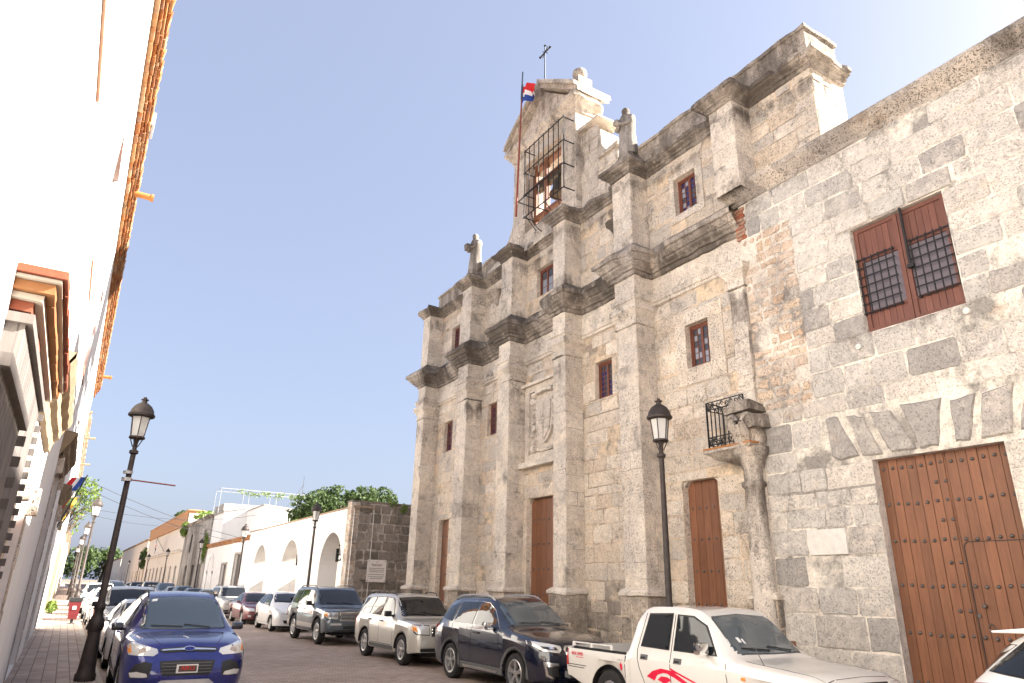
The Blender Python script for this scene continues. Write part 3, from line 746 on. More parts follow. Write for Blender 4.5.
# corner column and iron balcony at the right end of the church
mb = MB(); mb.st = lambda x, y, z: damp(x, y, z)*.38+(.5 if z > 3.3 else 0)
mb.lathe([(.25, 0), (.25, .5), (.22, .55), (.2, 1.0), (.185, 2.2), (.17, 3.4), (.175, 3.42), (.21, 3.46), (.21, 3.52), (.16, 3.56), (.17, 3.75), (.24, 3.92), (.31, 4.02), (.31, 4.12), (.22, 4.16)], (9.88, 8.02, 0), 20, .6)
mb.build('corner_column', 'pilaster_stone', church, smooth=True, ang=50, jit=.018)
mb = MB(); mb.st = damp                           # worn scrolled capital piled above the column
mb.lathe([(.22, 0), (.24, .12), (.2, .3), (.24, .45), (.3, .55), (.1, .6)], (9.9, 7.98, 4.14), 16, .6)
mb.box(9.56, 10.05, 7.70, 8.28, 4.74, 4.86, .2, j=.03); mb.box(9.6, 10.05, 7.76, 8.2, 4.84, 4.93, .4, j=.04)
for y, sg in ((7.78, 1), (8.18, -1)):
    sp = [(9.58+.02*a_, y+(.14-.014*a_)*cos(a_)*sg, 4.56+(.14-.014*a_)*sin(a_)) for a_ in [i_*.45 for i_ in range(20)]]; mb.path(sp, [.045-.0012*i_ for i_ in range(20)], 7, .3)
    mb.box(9.6, 10.0, y-.12, y+.12, 4.45, 4.7, .5, j=.03)
for y, z in ((7.88, 4.28), (7.98, 4.24), (8.08, 4.29)): mb.path([(9.66, y, z-.08), (9.6, y, z+.1), (9.52, y, z+.22), (9.47, y, z+.2)], [.08, .075, .06, .03], 7, .6)
mb.build('scroll_capital', 'cornice_stone', church, smooth=True, ang=60, jit=.045)
bal = MB(); bal.st = damp
bp = [(WX, 7.82), (9.62, 7.82), (9.62, 8.82), (WX, 8.82)]
mould(bal, bp, [(-.38, 3.9), (-.2, 3.98), (-.12, 4.0), (-.04, 4.07), (.0, 4.1), (.03, 4.12), (.03, 4.17)], .1, .014, seed=41)
bal.box(9.66, WX, 7.85, 8.78, 4.08, 4.165, .4)
bo = bal.build('balcony', 'cornice_stone', church, smooth=True, ang=30)
mb = MB(); mb.box(9.58, WX, 7.78, 8.86, 4.17, 4.2, .3); mb.build('balcony_tile', 'brick_tile', bo)
mb = MB(); ry = .011
def rail_run(p, q, n):
    P, Q = Vector(p), Vector(q)
    for z in (.06, .2, .72, .86): mb.tube(P+Vector((0, 0, z)), Q+Vector((0, 0, z)), ry, n=5)
    for k in range(n+1): mb.tube(P.lerp(Q, k/n)+Vector((0, 0, .0)), P.lerp(Q, k/n)+Vector((0, 0, .86 if k in (0, n) else .72)), ry if k not in (0, n) else ry*1.7, n=5)
    m_ = max(2, n//2)
    for k in range(m_):
        for zc, s_ in ((.79, .055), (.13, .055)):
            c = P.lerp(Q, (k+.5)/m_)+Vector((0, 0, zc)); d = (Q-P).normalized(); L = (Q-P).length/m_*.42
            pts = [c+d*(L*t)+Vector((0, 0, s_*sin(t*pi*1.0)*1.0)) for t in [-1+i*.2 for i in range(11)]]; mb.path(pts, ry*.8, 5)
            for e in (-1, 1): mb.path([c+d*(e*L*.62)+(d*cos(a)+Vector((0, 0, 1))*sin(a))*(.035*(1-a/9)) for a in [i*.7 for i in range(9)]], ry*.8, 5)
rail_run((9.64, 8.76, 4.2), (9.64, 7.9, 4.2), 9); rail_run((9.64, 8.76, 4.2), (10.08, 8.76, 4.2), 4)
mb.build('railing', 'dark_iron', bo)

# statues standing on the cornice, cross and flag on the bell gable
def statue(x, y, z, h, seed, label, lean=1):
    r = random.Random(seed); t = thing('saint_statue', (x, y, z), label, 'statue')
    mb = MB(); mb.st = damp
    mb.lathe([(.30, 0), (.30, .1), (.26, .12), (.26, .2)], (x, y, z), 4, .4, ph=pi/4); mb.build('base', 'statue_stone', t, jit=.01)
    # figure: robe, shoulders, neck, head and folded arm in one skinned surface of rings
    mb = MB(); mb.st = damp; N = 18
    prof = [(.0, .21, .19), (.06, .22, .19), (.25, .2, .175), (.42, .185, .16), (.52, .19, .16), (.62, .2, .165), (.72, .225, .165), (.78, .21, .15), (.815, .12, .11), (.84, .07, .075), (.86, .072, .08), (.90, .085, .095), (.94, .085, .095), (.975, .06, .07), (1.0, .015, .02)]
    vs = []; fs = []
    for t_, wy, wx in prof:
        for q in range(N):
            a = 2*pi*q/N; f = 1+(.07*sin(a*7+t_*4+seed) if t_ < .6 else 0)
            vs.append((x+wx*cos(a)*f*h/1.25-.03*lean*(t_ > .8), y+wy*sin(a)*f*h/1.25, z+.18+t_*h))
    for k in range(len(prof)-1):
        for q in range(N): fs.append((k*N+q, k*N+(q+1) % N, (k+1)*N+(q+1) % N, (k+1)*N+q))
    fs.append(tuple((len(prof)-1)*N+q for q in range(N))); mb.faces(vs, fs, .5)
    Z = z+.18
    mb.path([(x-.02, y+.19, Z+.75*h), (x-.1, y+.22, Z+.6*h), (x-.2, y+.16, Z+.54*h), (x-.23, y+.05, Z+.58*h)], [.075, .07, .055, .04], 8)
    mb.path([(x-.02, y-.19, Z+.75*h), (x-.1, y-.21, Z+.61*h), (x-.2, y-.11, Z+.58*h), (x-.24, y+.04, Z+.63*h)], [.075, .07, .055, .04], 8)
    if seed % 2: mb.box(x-.34, x-.2, y+.02, y+.2, Z+.55*h, Z+.7*h, .3, j=.01)
    else: mb.lathe([(.05, 0), (.1, .05), (.09, .14), (.02, .2)], (x-.24, y+.1, Z+.6*h), 9)
    mb.build('figure', 'statue_stone', t, smooth=True, ang=70, jit=.012); return t
for k, (y, lab) in enumerate(((10.62, 'worn stone saint on the church cornice, between bell gable and end block'), (18.38, 'worn stone saint holding a book, on the cornice left of the bell gable'))):
    statue(9.66, y, 11.47, 1.42, 2+k, lab)
t = thing('iron_cross', (10.3, 15.22, 16.5), 'thin black iron cross on a pole above the bell gable', 'cross')
mb = MB(); mb.tube((10.3, 15.22, 16.3), (10.3, 15.22, 19.0), .028, .02, 6); mb.tube((10.3, 15.22, 16.6), (10.3, 15.22, 17.6), .045, n=6); mb.build('pole', 'lantern_blue', t)
mb = MB(); mb.tube((10.3, 14.93, 18.75), (10.3, 15.51, 18.75), .028, n=6)
for a in (pi/4, 3*pi/4): mb.tube((10.3, 15.22-.2*cos(a), 18.75-.2*sin(a)), (10.3, 15.22+.2*cos(a), 18.75+.2*sin(a)), .014, n=5)
for y, z in ((14.93, 18.75), (15.51, 18.75), (15.22, 19.03)): mb.lathe([(.01, -.05), (.05, 0), (.01, .05)], (10.3, y, z), 6)
mb.build('crossarms', 'dark_iron', t)

def flag_mesh(name, parent, org, du, dv, w, h, mats, pat, nx=24, ny=16, amp=.06, fold=5, seed=0):
    """waving cloth: du along the fly, dv down the hoist; pat(s, t) -> material slot"""
    du, dv = Vector(du).normalized(), Vector(dv).normalized(); nn = du.cross(dv); mb = MB(); o = Vector(org)
    P = lambda s, t: o+du*(w*s)+dv*(h*t+.12*w*s*s)+nn*(amp*sin(fold*s*2+t*2.2+seed)*min(1, s*2.5)+amp*.5*sin(fold*3*s+seed-t*3)*s)
    for i in range(nx):
        for j in range(ny):
            a, b, c, d = i/nx, (i+1)/nx, j/ny, (j+1)/ny
            mb.face([P(a, c), P(b, c), P(b, d), P(a, d)], .5, pat((a+b)/2, (c+d)/2))
    return mb.build(name, mats, parent, smooth=True, merge=True, ang=80)
def quarters(s, t):
    if abs(s-.5) < .1 or abs(t-.5) < .13: return 1
    return 2 if (s < .5) == (t < .5) else 0
FL = ['flag_red', 'flag_white', 'flag_blue']
t = thing('flagpole', (9.2, 15.0, 12.3), 'tall thin flagpole with small red, white and blue flag beside the bell cage', 'flagpole')
mb = MB(); mb.tube((9.2, 15.06, 12.0), (9.2, 14.84, 17.0), .035, .022, 7); mb.build('pole', 'red_rod', t)
mb = MB(); mb.tube((9.2, 14.88, 16.1), (9.2, 14.83, 17.1), .04, .03, 7); mb.build('pole_tip', 'lantern_blue', t)
flag_mesh('flag', t, (9.2, 14.85, 16.55), (.25, -1, -.12), (0, .05, -1), .5, .62, FL, lambda s, t: 0 if t < .36+.15*s else (1 if t < .62+.1*s else 2), amp=.10, fold=4)
# ------------------------------------------------------------------ convent wing at the right
CX = 10.0
convent = thing('stone_convent', (12, 2, 0), 'grey stone wing beside the church with huge studded door and barred red shutters', 'building')
GD = (4.12, 5.92, .06, 3.64); GW = (4.2, 5.68, 5.61, 7.44)
CH = [GD, GW]; VZ = (2.0, 6.7, 3.64, 4.46); LZ = (4.0, 5.95, 7.44, 7.8); RZ = (6.75, 7.86, 4.75, 8.2); QZ = (7.7, 7.98, 8.2, 8.96); PZ = (6.48, 7.18, 2.28, 2.7)
def stn_conv(x, y, z):
    s = max(0, 1.0*(1-(9.02-z)/.55)) if z < 9.02 else 0
    s = max(s, .55*(1-z/1.0) if z < 1 else 0)
    if 4.0 < y < 6 and z < 5.61: s = max(s, .6*(1-(5.61-z)/.5))
    if z > 7.4 and z < 8.3: s = max(s, .35)
    return s*(.7+.7*noise.noise(Vector((x, y*.9, z*.3))))+max(0, noise.noise(Vector((y*.8, z*.8, 3)))-.3)*.5
mb = MB(); mb.st = stn_conv; rc = random.Random(11)
sheet(mb, (-6, 7.86, 0, 9.05), CH+[RZ], front(CX), 0, .4)
blocks(mb, (-6, 7.86, 0, 9.02), CH+[VZ, LZ, RZ, QZ, PZ], front(CX), (.30, .46), (.42, .95), .013, .011, .012, rnd=rc, drop=.06)
VS = [[(6.6, 4.4), (6.37, 4.41), (6.12, 3.72), (6.4, 3.68), (6.55, 3.78)], [(6.21, 4.38), (5.93, 4.32), (5.73, 3.7), (6.04, 3.72)], [(5.86, 4.37), (5.49, 4.33), (5.23, 3.7), (5.6, 3.7)], [(5.38, 4.38), (4.77, 4.36), (4.94, 3.71), (5.17, 3.7)], [(4.66, 4.3), (4.34, 4.33), (4.51, 3.71), (4.69, 3.71)], [(4.27, 4.3), (3.85, 4.39), (4.0, 3.72), (4.36, 3.72)], [(3.75, 4.3), (3.3, 4.4), (3.6, 3.75), (3.9, 3.74)], [(3.2, 4.36), (2.8, 4.4), (3.1, 3.8), (3.5, 3.75)]]
for k, p in enumerate(VS):
    q = []
    for i in range(len(p)):                     # roughen the outline
        a, b = Vector(p[i]), Vector(p[(i+1) % len(p)])
        for t in (0, .34, .67): c = a.lerp(b, t); q.append((c.x+rc.uniform(-.02, .02), c.y+rc.uniform(-.015, .015)))
    blockpoly(mb, q, front(CX), .034, (.92, .86, .9, .98, .95, .84, .88, .95)[k], .02)
for a, b in ((4.02, 4.7), (4.72, 5.3), (5.32, 5.93)): blockpoly(mb, [(a+.01, 7.46), (b-.01, 7.455), (b-.005, 7.6), (b-.02, 7.77), ((a+b)/2, 7.79), (a+.02, 7.77)], front(CX), .03, rc.random())
for h in CH: reveal(mb, h, front(CX), .34, .55)
mb.build('wall', 'convent_stone', convent)
mb = MB(); mb.st = stn_conv
sheet(mb, (RZ[0], RZ[1], RZ[2], RZ[3]), [], front(CX), 0, .3)
blocks(mb, RZ, [], front(CX), (.17, .30), (.16, .42), .028, .012, .022, rnd=rc, drop=.12)
mb.build('rubble_patch', 'rubble_stone', convent)
mb = MB()
for k in range(9):
    z = QZ[2]+.03+k*.077; y = QZ[0]+.02+(.03 if k % 2 else 0)
    for w in ((.2,) if k % 2 else (.1, .11)): mb.box(CX-.028-rc.uniform(0, .012), CX+.02, y, y+w, z, z+.062, rc.random(), j=.003); y += w+.012
mb.build('brick_patch', 'red_brick', convent)
mb = MB(); mb.box(CX-.035, CX+.02, PZ[0]+.02, PZ[1]-.02, PZ[2]+.02, PZ[3]-.02, .5, j=.004); mb.build('stone_tablet', 'marble_slab', convent, bevel=.008)
mb = MB(); mb.st = lambda x, y, z: .35+.6*noise.noise(Vector((x*.6, y*.6, z)))
mould(mb, [(CX, -6), (CX, 7.95), (CX+2.2, 7.95)], [(0, 8.98), (.03, 9.0), (.05, 9.06), (.11, 9.1), (.17, 9.17), (.22, 9.22), (.23, 9.27), (.23, 9.31), (.1, 9.34), (-.7, 9.36)], .12, .0088, seed=51, stretch=(.4, .7))
mb.build('cornice', 'cornice_stone', convent, smooth=True, ang=28)
mb = MB(); mb.box(CX+.36, 26, -6, 7.86, -.1, 8.95); mb.box(CX+.05, CX+.4, -6, 4.1, 0, 8.9); mb.box(CX+.05, CX+.4, 5.95, 7.8, 0, 8.9); mb.build('body', 'convent_stone', convent)
for y, z in ((5.82, 5.42), (4.2, 5.48)):
    mb = MB(); mb.lathe([(.045, -.05), (.05, .0), (.05, .06)], (CX-.005, y, z), 12, axis='x'); mb.lathe([(.03, -.052), (.03, -.04)], (CX-.005, y, z), 10, axis='x'); mb.build('drain_spout', 'marble_slab', convent, smooth=True)

# great door: planks, studs, wicket
DXX = CX+.17
u0, u1, v0, v1 = GD
mb = MB(); n = 13; w = (u1-u0)/n; r = random.Random(4); mid = 4.98
for k in range(n):
    a, b = u0+k*w, u0+(k+1)*w; mb.box(DXX-.01-r.uniform(0, .008), DXX+.05, a+.0035, b-.0035, v0+.01, v1, r.random())
mb.box(DXX+.03, DXX+.08, u0, u1, v0, v1, .1)
gdoor = mb.build('great_door', 'door_wood', convent)
mb = MB(); mb.box(DXX-.028, DXX-.005, mid-.0, mid+.09, v0+.02, v1-.01, .6); gs = mb.build('meeting_stile', 'door_wood', gdoor, bevel=.004)
mb = MB()
WK = (4.2, 4.93, v0+.02, 2.42)
kk = [(WK[0], WK[2]), (WK[0], WK[3]), (WK[1]-.06, WK[3]), (WK[1]-.02, WK[3]-.02), (WK[1], WK[3]-.06), (WK[1], WK[2])]
for a, b in zip(kk, kk[1:]):
    d = (Vector(b)-Vector(a)).normalized()*.006; e = Vector((-d.y, d.x)); A, B = Vector(a), Vector(b)
    mb.prism([(A-e)[:], (B-e)[:], (B+e)[:], (A+e)[:]], DXX-.021, DXX-.0, 'x')
mb.build('wicket_joint', 'dark_iron', gdoor)
cols = [u0+(k+.5)*w for k in range(n)]
pts = []
for z in (3.5, 2.98, 2.46, 1.86, 1.24, .62, .2): pts += [(y, z+.01*sin(y*9)) for y in cols]
for z in (3.24, 2.72, 2.16, 1.55, .95): pts += [(5.0, z), (5.13, z)]
pts += [(u1-.05, z) for z in (3.25, 2.72, 2.16, 1.55, .95)]
studs(gdoor, pts[:99], DXX-.02, .026)
mb = MB(); mb.lathe([(.02, -.06), (.028, -.05), (.03, -.03), (.012, -.02), (.012, .02)], (DXX-.02, 4.80, 1.62), 10, axis='x'); mb.build('door_knob', 'stud_iron', gdoor, smooth=True)
mb = MB(); mb.lathe([(.025, -.012), (.025, .01)], (DXX-.02, 4.9, 1.5), 8, axis='x'); mb.build('keyhole_plate', 'stud_iron', gdoor)
mb = MB(); mb.path([(DXX-.03, 4.78+.035*cos(a), 1.36+.045*sin(a)) for a in [i*.5 for i in range(13)]], .007, 5); mb.build('door_knocker', 'stud_iron', gdoor, smooth=True)

# barred red shutters
XS = CX+.10; u0, u1, v0, v1 = GW; md = (u0+u1)/2
for a, b, ga, gb in ((md+.006, u1-.01, md+.14, u1-.02), (u0+.01, md-.006, u0+.02, md-.14)):
    mb = MB(); f = .065; zl, zh = v0+.012, v1-.012; gl, gh = 5.98, 6.83
    for p, q, c, d in ((a, a+f, zl, zh), (b-f, b, zl, zh), (a+f, b-f, zl, zl+f), (a+f, b-f, zh-f, zh)): mb.box(XS-.03, XS+.03, p, q, c, d, r.random())
    n = 6; ww = (b-a-2*f)/n
    for k in range(n):
        p = a+f+k*ww
        mb.box(XS-.008, XS+.02, p+.003, p+ww-.003, zl+f, gl-.04, r.random()); mb.box(XS-.008, XS+.02, p+.003, p+ww-.003, gh+.04, zh-f, r.random())
    mb.box(XS-.02, XS+.02, a+f, b-f, gl-.045, gl, .5); mb.box(XS-.02, XS+.02, a+f, b-f, gh, gh+.045, .5)
    sh = mb.build('shutter', 'shutter_wood', convent)
    mb = MB(); mb.face([(XS+.012, a+f, gl), (XS+.012, b-f, gl), (XS+.012, b-f, gh), (XS+.012, a+f, gh)]); mb.build('pane', 'shutter_glass', sh)
    mb = MB(); A, B = ga, gb
    for k in range(6): y = A+(B-A)*k/5; mb.tube((XS-.06, y, gl-.07), (XS-.06, y, gh+.07), .0125, n=6)
    for k in range(7): z = gl-.04+(gh-gl+.08)*k/6; mb.tube((XS-.066, A-.03, z), (XS-.066, B+.03, z), .0115, n=6)
    for y in (A, B):
        for z in (gl-.04, gh+.04): mb.tube((XS-.06, y, z), (XS, y, z), .012, n=6)
    mb.build('grille', 'dark_iron', sh)
mb = MB(); mb.tube((XS-.09, md-.1, 6.45), (XS-.09, md-.1, v1+.02), .022, n=8); mb.box(XS-.12, XS-.07, md-.16, md-.06, 6.42, 6.48); mb.build('shutter_bar', 'dark_iron', convent)

# ------------------------------------------------------------------ white house on the left
LX = -.5
def lf(X): return lambda u, v, d: (X+d, u, v)
house = thing('white_house', (-5, 15, 0), 'tall white stucco house on the left with orange brick eaves, window mouldings and wooden grilles', 'house')
LW = [(3.75, 5.2, 5.06, 7.3), (9.4, 11.0, 5.5, 7.5), (15.2, 16.7, 5.6, 7.5), (21, 22.4, 5.6, 7.5), (27, 28.4, 5.6, 7.5)]
LD = [(4.0, 6.3, 1.0, 2.92), (7.55, 9.2, .15, 2.62), (14.4, 17.1, .15, 3.7), (20.6, 22.2, .15, 3.4), (26.5, 28.2, .15, 3.4)]
mb = MB(); sheet(mb, (-8, 33, 0, 9.3), LW+LD, lf(LX), 0, 1.5, .5)
for h in LW+LD: reveal(mb, h, lf(LX), .3, .5)
mb.box(-10, LX-.32, -8, 32.98, -.1, 9.2)
sheet(mb, (-10, LX, 0, 9.3), [], side(33, 1), 0, 1.5, .5); sheet(mb, (-10, LX, 0, 9.3), [], side(-8, -1), 0, 3, .5)
mb.build('wall', 'white_stucco', house)
for h in LW:
    m = MB(); X = LX-.2; n = 6; ww = (h[1]-h[0])/n
    for k in range(n): m.box(X-.02, X+.02, h[0]+k*ww+.004, h[0]+(k+1)*ww-.004, h[2]+.02, h[3]-.02, RND.random())
    for k in (0, 3, 6): y = h[0]+k*ww; m.box(X+.018, X+.05, max(h[0], y-.04), min(h[1], y+.04), h[2], h[3], .5)
    m.build('window', 'shutter_wood', house)
    m = MB(); m.box(LX-.25, LX+.02, h[0], h[1], h[2]-.03, h[2]+.015, .6); m.build('window_sill', 'red_brick', house)
# first ground-floor window: moulded hood in painted brick bands, wooden cage grille
mb = MB(); H0, H1 = 3.86, 6.45
for k, (o, z0, z1, m) in enumerate(((.22, 3.115, 3.16, 0), (.20, 3.095, 3.115, 2), (.17, 3.04, 3.095, 1), (.135, 3.005, 3.04, 2), (.10, 2.95, 3.005, 0))):
    y = H0+(.22-o); e = H1-(.22-o)
    while y < e-.01:
        l = min(RND.uniform(.2, .34), e-y) if m < 2 else e-y; mb.box(LX-.02, LX+o+RND.uniform(-.005, .005), y, y+l-(.006 if m < 2 else 0), z0+.001, z1-.001, RND.random(), m, j=.003); y += l
mb.build('window_hood', ['hood_red', 'hood_orange', 'hood_cream'], house)
def cage(y0, y1, z0, z1, xo, nb):
    mb = MB(); h_ = .05
    n = max(3, int((y1-y0)/.11))
    for k in range(n):
        y = y0+(y1-y0)*k/n; mb.box(xo-.035, xo, y+.006, y+(y1-y0)/n-.006, z0, z1, RND.random())
    mb.box(LX+.0, xo-.03, y0+.0, y0+.03, z0, z1, .4); mb.box(LX, xo-.03, y1-.03, y1, z0, z1, .5)
    mb.box(LX-.0, xo+.03, y0-.03, y1+.03, z1, z1+.05, .3); mb.box(LX, xo+.03, y0-.03, y1+.03, z0-.05, z0, .3)
    for k in range(nb):
        z = z0+(z1-z0)*(k+.5)/nb; mb.box(xo-.03, xo+.035, y1-.005, y1+.025, z-.03, z+.02, .15)
    return mb.build('window_grille', 'weathered_wood', house)
cage(4.0, 6.2, 1.5, 2.89, LX+.085, 16); cage(3.0, 4.3, 1.15, 2.42, LX+.15, 12)
m = MB(); m.box(LX-.28, LX-.22, 4.0, 6.3, 1.0, 2.92, .4); m.build('shutter', 'weathered_wood', house)
# stone hoods and surrounds of the other openings
for k, (a, b, zt, h) in enumerate(((6.6, 9.75, 3.5, LD[1]), (13.9, 17.75, 4.08, LD[2]), (20.1, 22.7, 3.85, LD[3]), (26, 28.7, 3.85, LD[4]))):
    mb = MB(); mb.st = damp
    mould(mb, [(LX, a), (LX, b)][::-1], [(0, zt-.42), (.05, zt-.4), (.06, zt-.28), (.11, zt-.24), (.12, zt-.14), (.18, zt-.1), (.21, zt-.04), (.21, zt), (0, zt+.03)], .12, .007, seed=60+k)
    mb.face([(LX, a, zt-.42), (LX+.12, a, zt-.2), (LX+.21, a, zt), (LX, a, zt+.03)], .5); mb.face([(LX, b, zt-.42), (LX+.12, b, zt-.2), (LX+.21, b, zt), (LX, b, zt+.03)], .5)
    mb.build('door_hood', 'cream_trim', house, jit=.006)
    mb = MB(); mb.st = lambda x, y, z: .3
    e = .26
    for p, q, c, d in grid_rects((h[0]-e, h[1]+e, .12, h[3]+.34), [(h[0], h[1], 0, h[3])]):
        blocks(mb, (p, q, c, d), [], lf(LX), (.25, .4), (.2, .5), .01, .012, .012)
        sheet(mb, (p, q, c, d), [], lf(LX), .006, 1, .7)
    mb.box(LX, LX+.09, h[0]-.12, h[0]+.0, h[3]-.28, h[3], .4, j=.01); mb.box(LX, LX+.09, h[1], h[1]+.12, h[3]-.28, h[3], .4, j=.01)
    mb.build('door_surround', 'limestone', house)
    m = MB(); m.box(LX-.2, LX-.12, h[0], h[1], h[2], h[3], .4)
    for q in range(1, 6): y = h[0]+(h[1]-h[0])*q/6; m.box(LX-.125, LX-.112, y-.01, y+.01, h[2], h[3], .1)
    m.build('door', 'door_wood', house)
mb = MB()
for k, (z0, z1, o) in enumerate(((8.98, 9.07, .07), (9.075, 9.16, .12), (9.165, 9.25, .165), (9.255, 9.33, .205))):
    y = -8
    while y < 33:
        l = RND.uniform(.22, .3)*(1 if k % 2 else 1.3); mb.box(LX-.05, LX+o+RND.uniform(-.008, .008), y, y+l-.012, z0+.002, z1-.004, RND.random(), j=.006); y += l
mb.build('eaves', 'brick_tile', house)
mb = MB(); y = -8
while y < 33:
    mb.tube((LX+.215+RND.uniform(-.012, .012), y+.07, 9.36), (LX-1.0, y+.07, 9.6), .07, n=7, blk=RND.random()); y += .145
mb.build('roof_tiles', 'brick_tile', house)
mb = MB(); mb.box(-10, LX+.1, -8, 33, 9.3, 9.36); mb.build('roof', 'dull_tile', house)
for y in (14.6, 30.5):
    mb = MB(); mb.lathe([(.06, -.5), (.065, .1), (.08, .11), (.08, .16), (.05, .16)], (LX+.36, y, 9.22), 12, axis='x'); mb.build('rain_spout', 'terracotta', house, smooth=True)
mb = MB(); mb.box(LX+.2, LX+.27, 12.1, 12.6, 9.36, 9.62); mb.tube((LX+.1, 12.3, 9.3), (LX+.23, 12.3, 9.5), .015); mb.build('floodlight', 'pale_metal', house)

def simple_building(name, label, cat, x, y0, y1, h, wall, holes, depth=8, left=False, cor=None, cz=None, st=None, dk='window_wood', rec=.25, frame=None, corprof=None):
    t = thing(name, ((x-depth/2) if left else (x+depth/2), (y0+y1)/2, 0), label, cat)
    mp = lf(x) if left else front(x); sg = -1 if left else 1
    m = MB(); m.st = st; sheet(m, (y0, y1, 0, h), holes, mp, 0, 1.2 if y0 < 100 else 4, .5)
    for q in holes: reveal(m, q, mp, rec, .5)
    xa, xb = sorted((x+sg*rec, x+sg*depth)); m.box(xa+.02, xb, y0+.01, y1-.01, -.1, h-.01, .5)
    for y, s in ((y0, -1), (y1, 1)): sheet(m, (*sorted((x, x+sg*depth)), 0, h), [], side(y, s), 0, 2, .5)
    m.build('wall', wall, t)
    for q in holes:
        w = MB(); X = x+sg*(rec-.06); ww = (q[1]-q[0])/4
        w.box(*sorted((X, X+sg*.05)), q[0], q[1], q[2], q[3], .3)
        for k in range(5): y = q[0]+k*ww; w.box(*sorted((X-sg*.03, X)), max(q[0], y-.03), min(q[1], y+.03), q[2], q[3], .6)
        w.build('door' if q[2] < .5 else 'window', dk, t)
        if frame:
            w = MB(); e = .14
            for a, b, c, d in grid_rects((q[0]-e, q[1]+e, q[2], q[3]+e), [q]): w.box(*sorted((x-sg*.05, x+sg*.02)), a, b, c, d, RND.random())
            w.build('door_frame' if q[2] < .5 else 'window_frame', frame, t)
    if cor:
        m = MB(); m.st = damp; z = cz or h
        P = [(x+sg*1.5, y0), (x, y0), (x, y1), (x+sg*1.5, y1)]
        if left: P = P[::-1]
        mould(m, P, corprof or [(0, z-.3), (.06, z-.26), (.08, z-.16), (.16, z-.08), (.2, z-.04), (.2, z+.02), (0, z+.06), (-.6, z+.08)], .25 if y0 < 70 else 1, .012, seed=int(y0))
        m.build('cornice', cor, t)
    return t
# ------------------------------------------------------------------ further houses on the left
lo = simple_building('white_house', 'lower white stucco house with brown eaves beyond the tall one on the left', 'house', -.56, 33.02, 56, 8.2, 'white_stucco', [(35, 36.4, .15, 3.3), (39, 40.3, 4.6, 6.8), (41, 42.5, .15, 3.3), (46, 47.3, 4.6, 6.8), (47, 48.5, .15, 3.3), (52, 53.5, .15, 3.3)], left=True, cor='dull_tile', cz=8.25, frame='cream_trim')
for y in (38.2, 47.5): mb = MB(); mb.lathe([(.05, -.3), (.055, .2), (.06, .2), (.06, .24)], (-.3, y, 8.05), 9, axis='x'); mb.build('rain_spout', 'cream_trim', lo)
simple_building('white_house', 'small distant cream house along the left pavement, behind the hanging foliage', 'house', -.6, 63.02, 84, 5.2, 'arcade_stucco', [(66, 67.4, .15, 3), (72, 73.4, .15, 3), (78, 79.4, .15, 3)], left=True, cor='dull_tile', frame='cream_trim')
simple_building('town_house', 'farthest pale house row at the left end of the street', 'house', -.5, 84.02, 150, 6.0, 'peach_stucco', [(90+8*k, 91.4+8*k, .15, 3) for k in range(7)], left=True, cor='dull_tile')

# ------------------------------------------------------------------ right side beyond the church
dark = thing('stone_wall', (13.5, 29.5, 0), 'dark ashlar end wall with a pale notice, standing back between church and white arcade', 'wall')
mb = MB(); mb.st = lambda x, y, z: .25+.5*noise.noise(Vector((x, z, 2))); rd = random.Random(9); DY = 29.5
sheet(mb, (10.35, 20, 0, 5.12), [], side(DY, -1), 0, .5); blocks(mb, (10.35, 20, 0, 5.08), [], side(DY, -1), (.34, .46), (.32, .72), .03, .022, .028, rnd=rd)
mb.box(10.0, 20, DY+.05, DY+.5, -.1, 5.1, .3); mb.box(9.96, 20, DY-.03, DY+.55, 5.12, 5.2, .4, j=.01)
mb.build('wall', 'dark_ashlar', dark)
mb = MB(); mb.st = lambda x, y, z: .2
sheet(mb, (9.98, 10.35, 0, 5.12), [], side(DY-.01, -1), 0, .4); sheet(mb, (DY-.01, DY+.5, 0, 5.12), [], front(9.98), 0, .4)
blocks(mb, (9.98, 10.35, 0, 5.12), [], side(DY-.01, -1), (.1, .22), (.15, .37), .02, .012, .012, rnd=rd, drop=.2); blocks(mb, (DY-.01, DY+.5, 0, 5.12), [], front(9.98), (.1, .22), (.15, .37), .02, .012, .012, rnd=rd, drop=.2)
mb.build('brick_quoin', 'rubble_stone', dark)
sg = thing('notice_board', (11.33, 29.42, 1.84), 'white notice board with small text fixed to the dark stone end wall', 'sign')
mb = MB(); mb.box(10.9, 11.76, 29.40, 29.46, 1.84, 2.75); mb.build('board', 'white_sign', sg, bevel=.008)
mb = MB()
for k, (a, b, z) in enumerate(((11.28, 11.38, 2.66), (11.06, 11.60, 2.555), (11.1, 11.55, 2.51), (10.98, 11.68, 2.40), (10.98, 11.68, 2.33), (11.0, 11.66, 2.26), (10.96, 11.70, 2.15), (10.98, 11.68, 2.06), (11.04, 11.62, 1.99))):
    x = a
    while x < b-.02: l = min(RND.uniform(.03, .09), b-x); mb.box(x, x+l-.013, 29.393, 29.401, z-.012, z+.012); x += l
mb.build('text_lines', 'sign_ink', sg)
for x, z in ((10.95, 1.9), (11.71, 1.9), (10.95, 2.69), (11.71, 2.69)): mb = MB(); mb.box(x-.015, x+.015, 29.385, 29.40, z-.015, z+.015); mb.build('screw', 'stud_iron', sg)
mb = MB(); mb.face([(10.6, 21.9, SW-.004), (40, 21.9, SW-.004), (40, 29.6, SW-.004), (10.6, 29.6, SW-.004)]); setting('side_alley', mb, 'sidewalk_tiles')

